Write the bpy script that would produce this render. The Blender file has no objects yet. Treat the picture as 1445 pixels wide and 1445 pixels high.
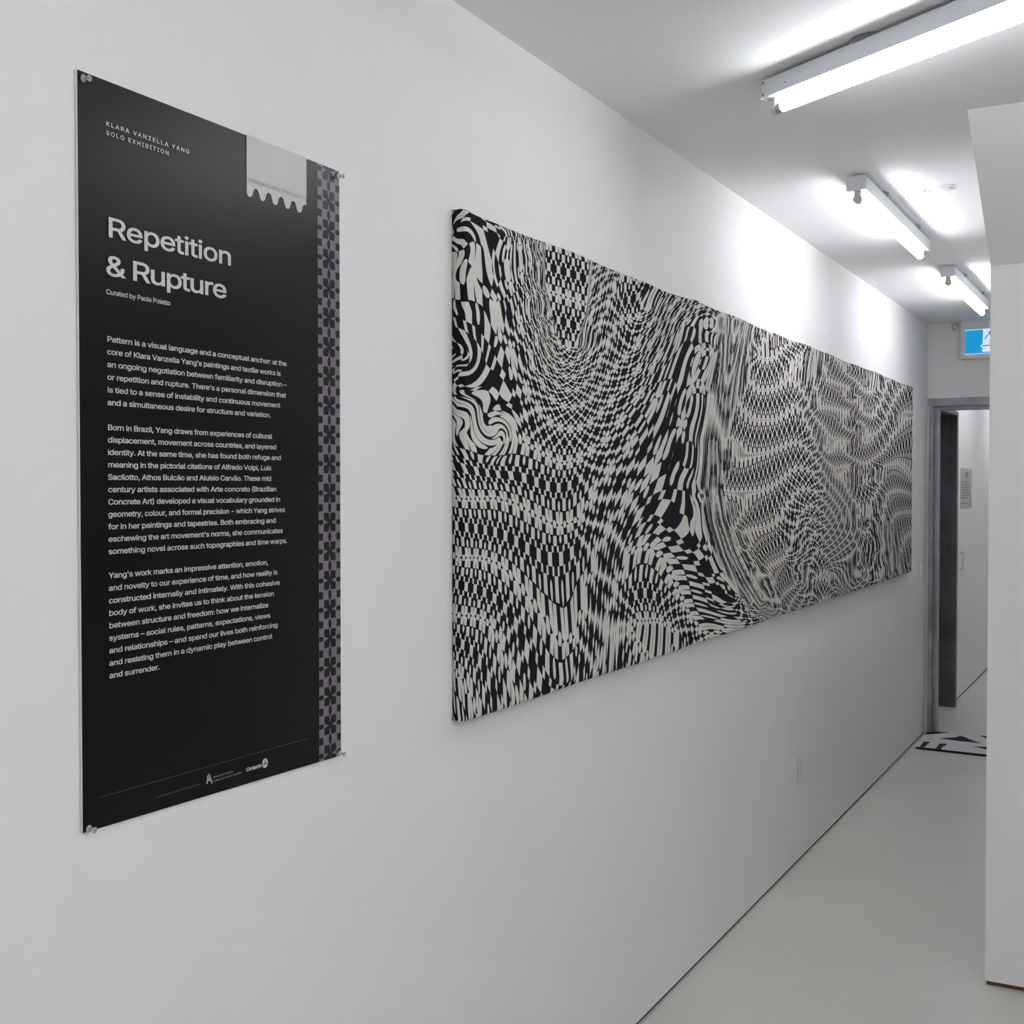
import bpy, bmesh, math, random
import numpy as np
from mathutils import Vector, Matrix

S = bpy.context.scene
COL = S.collection
# ------------------------------------------------------------------ camera
cam_d = bpy.data.cameras.new('camera'); cam = bpy.data.objects.new('camera', cam_d); COL.objects.link(cam)
cam.location = (1.373, 0.0, 1.613)
cam.rotation_euler = (math.radians(90 - 1.196), 0, math.radians(28.486))
cam_d.sensor_width = 36; cam_d.lens = 1700 / 1445 * 36
cam_d.clip_start = 0.05
S.camera = cam
# ------------------------------------------------------------------ world, exposure
w = bpy.data.worlds.new('world'); S.world = w; w.use_nodes = True
w.node_tree.nodes['Background'].inputs[0].default_value = (.93, .95, 1, 1)
w.node_tree.nodes['Background'].inputs[1].default_value = 0.15
S.view_settings.view_transform = 'Standard'; S.view_settings.look = 'None'
S.view_settings.gamma = 1; S.view_settings.use_curve_mapping = False
S.view_settings.exposure = 1.14
TUBE = 13.0            # base radiance of the tubes; the added ones scale it
random.seed(4)

# ------------------------------------------------------------------ material helpers
class E:
    """tiny expression builder over Math nodes"""
    nt = None
    def __init__(self, v): self.v = v
    @staticmethod
    def op(o, *a):
        n = E.nt.nodes.new('ShaderNodeMath'); n.operation = o
        for i, x in enumerate(a):
            x = x.v if isinstance(x, E) else x
            if isinstance(x, (int, float)): n.inputs[i].default_value = x
            else: E.nt.links.new(x, n.inputs[i])
        return E(n.outputs[0])
    def __add__(s, o): return E.op('ADD', s, o)
    def __sub__(s, o): return E.op('SUBTRACT', s, o)
    def __mul__(s, o): return E.op('MULTIPLY', s, o)
    def __truediv__(s, o): return E.op('DIVIDE', s, o)
    def __lt__(s, o): return E.op('LESS_THAN', s, o)
    def __gt__(s, o): return E.op('GREATER_THAN', s, o)
    def __or__(s, o): return E.op('MAXIMUM', s, o)
    def __and__(s, o): return E.op('MULTIPLY', s, o)
    def inv(s): return E.op('SUBTRACT', 1.0, s)
    def clip(s): return E.op('MINIMUM', E.op('MAXIMUM', s, 0.0), 1.0)

def fold(x):                       # distance to the nearest whole number, 0 .. 0.5
    return E.op('ABSOLUTE', x - E.op('ROUND', x))

MATS = {}
def mat(name, col=(.8, .8, .8), rough=.5, metal=0., spec=.5, noise=0., nscale=8., bump=0., bscale=60., emit=None, estr=0., trans=0., coat=0.):
    if name in MATS: return MATS[name]
    m = bpy.data.materials.new(name); MATS[name] = m; m.use_nodes = True
    nt = m.node_tree; b = nt.nodes['Principled BSDF']
    b.inputs['Base Color'].default_value = (*col, 1); b.inputs['Roughness'].default_value = rough
    b.inputs['Metallic'].default_value = metal; b.inputs['Specular IOR Level'].default_value = spec
    b.inputs['Transmission Weight'].default_value = trans; b.inputs['Coat Weight'].default_value = coat
    if emit: b.inputs['Emission Color'].default_value = (*emit, 1); b.inputs['Emission Strength'].default_value = estr
    if noise or bump:
        tc = nt.nodes.new('ShaderNodeTexCoord')
    if noise:
        n = nt.nodes.new('ShaderNodeTexNoise'); n.inputs['Scale'].default_value = nscale; n.inputs['Detail'].default_value = 6
        nt.links.new(tc.outputs['Object'], n.inputs['Vector'])
        r = nt.nodes.new('ShaderNodeMapRange'); r.inputs[1].default_value = .3; r.inputs[2].default_value = .7
        r.inputs[3].default_value = 1 - noise; r.inputs[4].default_value = 1 + noise
        nt.links.new(n.outputs['Fac'], r.inputs[0])
        mx = nt.nodes.new('ShaderNodeVectorMath'); mx.operation = 'SCALE'; mx.inputs[0].default_value = col
        nt.links.new(r.outputs[0], mx.inputs['Scale']); nt.links.new(mx.outputs[0], b.inputs['Base Color'])
    if bump:
        n2 = nt.nodes.new('ShaderNodeTexNoise'); n2.inputs['Scale'].default_value = bscale; n2.inputs['Detail'].default_value = 4
        nt.links.new(tc.outputs['Object'], n2.inputs['Vector'])
        bp = nt.nodes.new('ShaderNodeBump'); bp.inputs['Strength'].default_value = bump; bp.inputs['Distance'].default_value = .002
        nt.links.new(n2.outputs['Fac'], bp.inputs['Height']); nt.links.new(bp.outputs[0], b.inputs['Normal'])
    return m

def mix_mat(name, expr, c0, c1, rough=.8, spec=.3, bump=0., bscale=900.):
    """two-tone print: expr(s, t) builds the mask from the UV map"""
    m = bpy.data.materials.new(name); m.use_nodes = True; nt = m.node_tree; E.nt = nt
    b = nt.nodes['Principled BSDF']; b.inputs['Roughness'].default_value = rough; b.inputs['Specular IOR Level'].default_value = spec
    uv = nt.nodes.new('ShaderNodeUVMap'); uv.uv_map = 'pattern'
    sp = nt.nodes.new('ShaderNodeSeparateXYZ'); nt.links.new(uv.outputs[0], sp.inputs[0])
    f = expr(E(sp.outputs[0]), E(sp.outputs[1]))
    mx = nt.nodes.new('ShaderNodeMix'); mx.data_type = 'RGBA'
    nt.links.new(f.v, mx.inputs[0]); mx.inputs[6].default_value = (*c0, 1); mx.inputs[7].default_value = (*c1, 1)
    nt.links.new(mx.outputs[2], b.inputs['Base Color'])
    if bump:
        tc = nt.nodes.new('ShaderNodeTexCoord'); n2 = nt.nodes.new('ShaderNodeTexNoise'); n2.inputs['Scale'].default_value = bscale
        nt.links.new(tc.outputs['Object'], n2.inputs['Vector'])
        bp = nt.nodes.new('ShaderNodeBump'); bp.inputs['Strength'].default_value = bump; bp.inputs['Distance'].default_value = .001
        nt.links.new(n2.outputs['Fac'], bp.inputs['Height']); nt.links.new(bp.outputs[0], b.inputs['Normal'])
    return m

WALL = mat('wall_paint', (.88, .87, .86), .6, spec=.25, noise=.012, nscale=1.3, bump=.12, bscale=180)
CEIL = mat('ceiling_paint', (.93, .93, .93), .75, spec=.2, bump=.08, bscale=150)
FLOOR = mat('epoxy_floor', (.67, .665, .615), .36, spec=.45, noise=.05, nscale=1.7, bump=.05, bscale=25)
GAP = mat('gap_shade_black', (.006, .006, .006), .9)  # black stands in for the shade under the wall edge
BROWN = mat('raw_board_edge', (.12, .055, .03), .9, noise=.4, nscale=30)
STEEL = mat('galvanised_steel', (.36, .37, .385), .5, metal=.2, noise=.22, nscale=7, bump=.1, bscale=40)
STEELD = mat('dark_steel', (.11, .12, .13), .45, metal=.3, noise=.3, nscale=5)
WHITEM = mat('white_enamel', (.74, .76, .80), .4, spec=.4)
PLAST = mat('white_plastic', (.80, .80, .75), .4, spec=.5)
SOCK = mat('grey_socket', (.62, .60, .56), .5)
ALU = mat('brushed_cap', (.45, .47, .5), .3, metal=.9)
DARKH = mat('dark_hole', (.02, .02, .025), .7)
SCREW = mat('screw_steel', (.25, .26, .28), .35, metal=.8)

# ------------------------------------------------------------------ mesh helpers
def link(name, me, m, parent=None, **kw):
    o = bpy.data.objects.new(name, me); COL.objects.link(o)
    if m: me.materials.append(m)
    if parent: o.parent = parent
    for k, v in kw.items(): o[k] = v
    return o
def from_bm(name, bm, m, parent=None, smooth=False, **kw):
    me = bpy.data.meshes.new(name); bmesh.ops.recalc_face_normals(bm, faces=bm.faces); bm.to_mesh(me); bm.free()
    if smooth:
        for p in me.polygons: p.use_smooth = True
        me.set_sharp_from_angle(angle=math.radians(35))
    return link(name, me, m, parent, **kw)
def add_box(bm, lo, hi, bev=0., M=None):
    b = bmesh.new(); bmesh.ops.create_cube(b, size=1)
    for v in b.verts: v.co = Vector([(lo[i] + hi[i]) / 2 + v.co[i] * (hi[i] - lo[i]) for i in range(3)])
    if bev: bmesh.ops.bevel(b, geom=b.edges[:], offset=bev, segments=2, affect='EDGES', profile=.6)
    if M: b.transform(M)
    t = bpy.data.meshes.new('t'); b.to_mesh(t); b.free(); bm.from_mesh(t); bpy.data.meshes.remove(t)
def box(name, lo, hi, m, parent=None, bev=0., M=None, **kw):
    bm = bmesh.new(); add_box(bm, lo, hi, bev, M); return from_bm(name, bm, m, parent, **kw)
def add_lathe(bm, prof, axis=Vector((1, 0, 0)), org=Vector((0, 0, 0)), n=24):
    """prof: (distance along axis, radius)"""
    q = axis.normalized().to_track_quat('Z', 'Y').to_matrix(); rings = []
    for h, r in prof:
        rings.append([bm.verts.new(org + q @ Vector((r * math.cos(2 * math.pi * i / n), r * math.sin(2 * math.pi * i / n), h))) for i in range(n)])
    for a, b in zip(rings, rings[1:]):
        for i in range(n): bm.faces.new((a[i], a[(i + 1) % n], b[(i + 1) % n], b[i]))
    bm.faces.new(rings[0][::-1]); bm.faces.new(rings[-1])
def lathe(name, prof, axis, org, m, parent=None, n=24, **kw):
    bm = bmesh.new(); add_lathe(bm, prof, Vector(axis), Vector(org), n); return from_bm(name, bm, m, parent, True, **kw)
def prism(name, pts, ax, a, b, m, parent=None, **kw):
    """polygon pts in the plane perpendicular to axis ax, extruded from a to b"""
    bm = bmesh.new(); o = [i for i in range(3) if i != ax]
    def V(p, h):
        c = [0, 0, 0]; c[ax] = h; c[o[0]] = p[0]; c[o[1]] = p[1]; return bm.verts.new(c)
    A = [V(p, a) for p in pts]; B = [V(p, b) for p in pts]
    bm.faces.new(A); bm.faces.new(B[::-1])
    for i in range(len(pts)): bm.faces.new((A[i], A[(i + 1) % len(pts)], B[(i + 1) % len(pts)], B[i]))
    return from_bm(name, bm, m, parent, **kw)
def thing(name, label, cat, loc=(0, 0, 0), rz=0., group=None):
    o = bpy.data.objects.new(name, None); COL.objects.link(o); o.location = loc; o.rotation_euler = (0, 0, rz)
    o.empty_display_size = .05; o['label'] = label; o['category'] = cat
    if group: o['group'] = group
    return o
def tag(o, label, cat, group=None):
    o['label'] = label; o['category'] = cat
    if group: o['group'] = group
    return o
ST = dict(kind='structure')

# ------------------------------------------------------------------ the room
CZ = 2.67           # ceiling height
EY = 8.2            # end wall of the corridor
RX, BY = 4.6, -3.2  # open gallery to the right and behind the camera
box('floor', (-1.8, BY, -.12), (RX, 13.2, 0), FLOOR, **ST)
box('ceiling', (-.15, BY, CZ), (RX, 8.35, CZ + .12), CEIL, **ST)
box('pavement', (-6, BY - 6, -.14), (10, BY - .15, -.02), mat('pavement_concrete', (.3, .3, .29), .9, noise=.1), **ST)
# left wall: its plasterboard stops 12 mm above the floor over a gap whose shade is coloured black
bm = bmesh.new(); add_box(bm, (-.15, BY, .012), (0, 8.35, CZ)); from_bm('wall_left', bm, WALL, **ST)
box('gap_shade_left', (-.15, BY, 0), (-.006, 8.2, .012), GAP, **ST)
bm = bmesh.new()
for lo, hi in (((-.15, BY - .15, 0), (.3, BY, CZ)), ((4.2, BY - .15, 0), (RX, BY, CZ)), ((.3, BY - .15, 2.45), (4.2, BY, CZ)), ((.3, BY - .15, 0), (4.2, BY, .35))): add_box(bm, lo, hi)
from_bm('wall_back', bm, WALL, **ST)
wn = bpy.data.objects.new('added_window_1', None); COL.objects.link(wn); wn['kind'] = 'structure'  # unseen shop window, added to let in fill daylight
for x in (.3, 1.27, 2.22, 3.18, 4.15): box('mullion', (x, BY - .11, .35), (x + .05, BY - .05, 2.45), STEELD, wn)
for z in (.35, 2.40): box('rail', (.35, BY - .11, z), (4.15, BY - .05, z + .05), STEELD, wn)
GLASS = mat('window_glass', (1, 1, 1), 0., trans=1., spec=.5)
for x in (.35, 1.32, 2.27, 3.23): box('pane', (x, BY - .084, .40), (x + .91, BY - .078, 2.40), GLASS, wn)
box('wall_far_right', (RX, BY - .15, 0), (RX + .15, 8.35, CZ), WALL, **ST)
box('wall_added_dark', (1.9, 8.2, 0), (RX, 8.35, CZ), mat('dark_reflection_paint', (.06, .06, .065), .7), **ST)  # unseen wall, made dark to keep the text panel's reflection black
# right wall block of the corridor, face toward the camera, raised 14 mm on a raw board edge
PX, PY, WX = .873, 4.134, 1.85
bm = bmesh.new()
add_box(bm, (PX, PY, .014), (WX, PY + .15, CZ)); add_box(bm, (PX, PY + .15, .014), (PX + .15, EY, CZ))
from_bm('wall_right', bm, WALL, **ST)
bm = bmesh.new()
add_box(bm, (PX + .005, PY + .006, 0), (WX - .005, PY + .145, .014)); add_box(bm, (PX + .006, PY + .145, 0), (PX + .145, EY, .014))
from_bm('baseboard_right', bm, BROWN, **ST)
# sloping soffit from the ceiling down to the wall face
prism('trim_1', [(3.598, CZ), (PY, 2.32), (PY, CZ)], 0, PX, WX, WALL, **ST)
# end wall with the doorway
OX0, OX1, OZ = .045, .873, 2.135
bm = bmesh.new()
add_box(bm, (0, EY, OZ), (PX + .15, EY + .15, CZ)); add_box(bm, (0, EY, .0), (OX0, EY + .15, OZ))
from_bm('wall_end', bm, WALL, **ST)
# steel door frame: face strips and rebated inner strip
dr = bpy.data.objects.new('door_1', None); COL.objects.link(dr); dr.location = (OX0, EY, 0); dr['kind'] = 'structure'
def dpart(name, lo, hi, m, bev=.002): 
    o = box(name, lo, hi, m, None, bev); o.parent = dr; o.matrix_parent_inverse = Matrix.Translation((-OX0, -EY, 0)); return o
dpart('jamb', (.018, EY - .022, 0), (.045, EY + .15, 2.14), STEEL)
dpart('jamb_stop', (.045, EY + .015, 0), (.066, EY + .12, 2.12), STEEL)
dpart('frame_header', (.008, EY - .022, 2.136), (PX, EY + .15, 2.186), STEEL)
dpart('header_stop', (.045, EY + .01, 2.112), (PX, EY + .12, 2.136), STEEL)
# passage beyond: left wall with a side doorway, ceiling, far walls
P0 = EY + .15
bm = bmesh.new()
add_box(bm, (-.15, P0, 2.15), (0, 9.31, CZ)); add_box(bm, (-.15, 9.31, .014), (0, 13, CZ))
from_bm('wall_passage_left', bm, WALL, **ST)
box('gap_shade_passage', (-.15, 9.31, 0), (-.006, 13, .014), GAP, **ST)  # black strip standing in for shade in the gap
box('ceiling_passage', (-1.8, P0, CZ), (2.2, 13.2, CZ + .12), CEIL, **ST)
box('wall_passage_right', (1.75, P0, 0), (1.9, 13, CZ), WALL, **ST)
box('wall_passage_end', (-1.8, 13, 0), (1.9, 13.15, CZ), WALL, **ST)
bm = bmesh.new(); add_box(bm, (-1.8, P0 - .15, 0), (-.15, P0, CZ)); add_box(bm, (-1.8, P0, 0), (-1.65, 13, CZ)); add_box(bm, (-1.65, 9.45, 0), (-.15, 9.6, CZ))
add_box(bm, (PX + .15, P0 - .15, 0), (1.9, P0, CZ))
from_bm('wall_side_room', bm, WALL, **ST)
d2 = bpy.data.objects.new('door_2', None); COL.objects.link(d2); d2.location = (0, 9.28, 0); d2['kind'] = 'structure'
for nm, lo, hi in (('jamb', (-.15, 9.262, 0), (-.0, 9.31, 2.13)), ('jamb_trim', (-.002, 9.25, 0), (.036, 9.32, 2.13)),
                   ('frame_header', (-.15, P0, 2.13), (.036, 9.32, 2.16))):
    o = box(nm, lo, hi, STEELD, None, .003); o.parent = d2; o.matrix_parent_inverse = Matrix.Translation((0, -9.28, 0))

# ------------------------------------------------------------------ fluorescent fixtures
def fixture(label, end, direc, L=1.22, screws=False, k=1.):
    """strip light: local x runs along the tube from its near end, z up; origin on the ceiling"""
    rz = math.atan2(direc[1], direc[0])
    t = thing('fluorescent_light', label, 'light', (end[0], end[1], CZ), rz, 'single tube fluorescent strip lights along the ceiling')
    box('housing', (0, -.032, -.056), (L, .032, -.010), WHITEM, t, .0025)
    for x0, x1 in ((-.0015, .0), (L, L + .0015)):
        box('end_plate', (x0, -.033, -.0575), (x1, .033, -.009), WHITEM, t, .0005)
    lathe('canopy', [(0, .052), (-.006, .052), (-.012, .047)], (0, 0, 1), (L * .27, .012, 0), SCREW, t, 32)
    lathe('canopy', [(0, .052), (-.006, .052), (-.012, .047)], (0, 0, 1), (L * .78, .012, 0), SCREW, t, 32)
    for x in (.022, L - .022):
        bm = bmesh.new(); add_box(bm, (x - .006, -.0115, -.087), (x + .006, .0115, -.055), .002)
        add_lathe(bm, [(-.0062, .0145), (.0062, .0145)], Vector((1, 0, 0)), Vector((x, 0, -.083)), 20)
        from_bm('lamp_holder', bm, SOCK, t)
    tb = lathe('tube', [(.044, .011), (.046, .0127), (L - .046, .0127), (L - .044, .011)], (1, 0, 0), (0, 0, -.083),
               mat('lit_tube_%d' % (k * 100), (.9, .9, .9), .3, emit=(.94, .955, 1.0), estr=TUBE * k), t, 20)
    for a, b in ((.028, .046), (L - .046, L - .028)):
        lathe('tube_cap', [(a, .0125), (a + .001, .0132), (b, .0132)], (1, 0, 0), (0, 0, -.083), ALU, tb, 20)
    if screws:
        for z in (-.018, -.048):
            lathe('screw', [(0, .0035), (.0015, .0035), (.002, .002)], (0, 1, 0), (.007, .032, z), SCREW, t, 10)
            lathe('screw', [(0, .0035), (.0015, .0035), (.002, .002)], (0, -1, 0), (.007, -.032, z), SCREW, t, 10)
        lathe('screw', [(0, .0016), (.0006, .0016)], (0, -1, 0), (.085, -.032, -.038), DARKH, t, 10)
    return t
fixture('largest strip light, set askew across the near ceiling and cut by the top right corner', (.462, 3.085), (.86, -.505), screws=True)
fixture('strip light over the corridor between the big skewed one and the smallest one', (.446, 4.14), (0.004, 1))
fixture('smallest strip light, farthest down the corridor in front of the blue sign', (.452, 6.04), (0.004, 1))
# unseen strip lights added as fill in the gallery and, beyond one inferred, the passage
n_ = 0
GAL = ['just above the viewpoint', 'behind the viewpoint', 'by the added shop front behind the viewpoint']
for y in (.95, -.55, -2.05): fixture('added fill strip light on the gallery ceiling ' + GAL[n_], (1.25, y), (0, -1), k=.78); n_ += 1
ROW = ['front', 'second', 'third', 'rear']
for k_, x in enumerate((2.35, 3.5)):
    for j, y in enumerate((1.9, .4, -1.1)):
        fixture('added fill strip light, %s of the %s row right of the viewpoint' % (ROW[j], ('inner', 'outer')[k_]), (x, y), (0, -1), k=2.2 if y > 1.5 else .7)  # unseen, front ones made stronger to lift the general light
fixture('hidden strip light, nearer one in the passage beyond the steel door frame', (.55, 9.0), (0, 1), k=1.2)
fixture('added fill strip light, farther one in the passage beyond the steel door frame', (.55, 11.0), (0, 1), k=1.2)  # second lamp, added to brighten the passage

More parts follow.
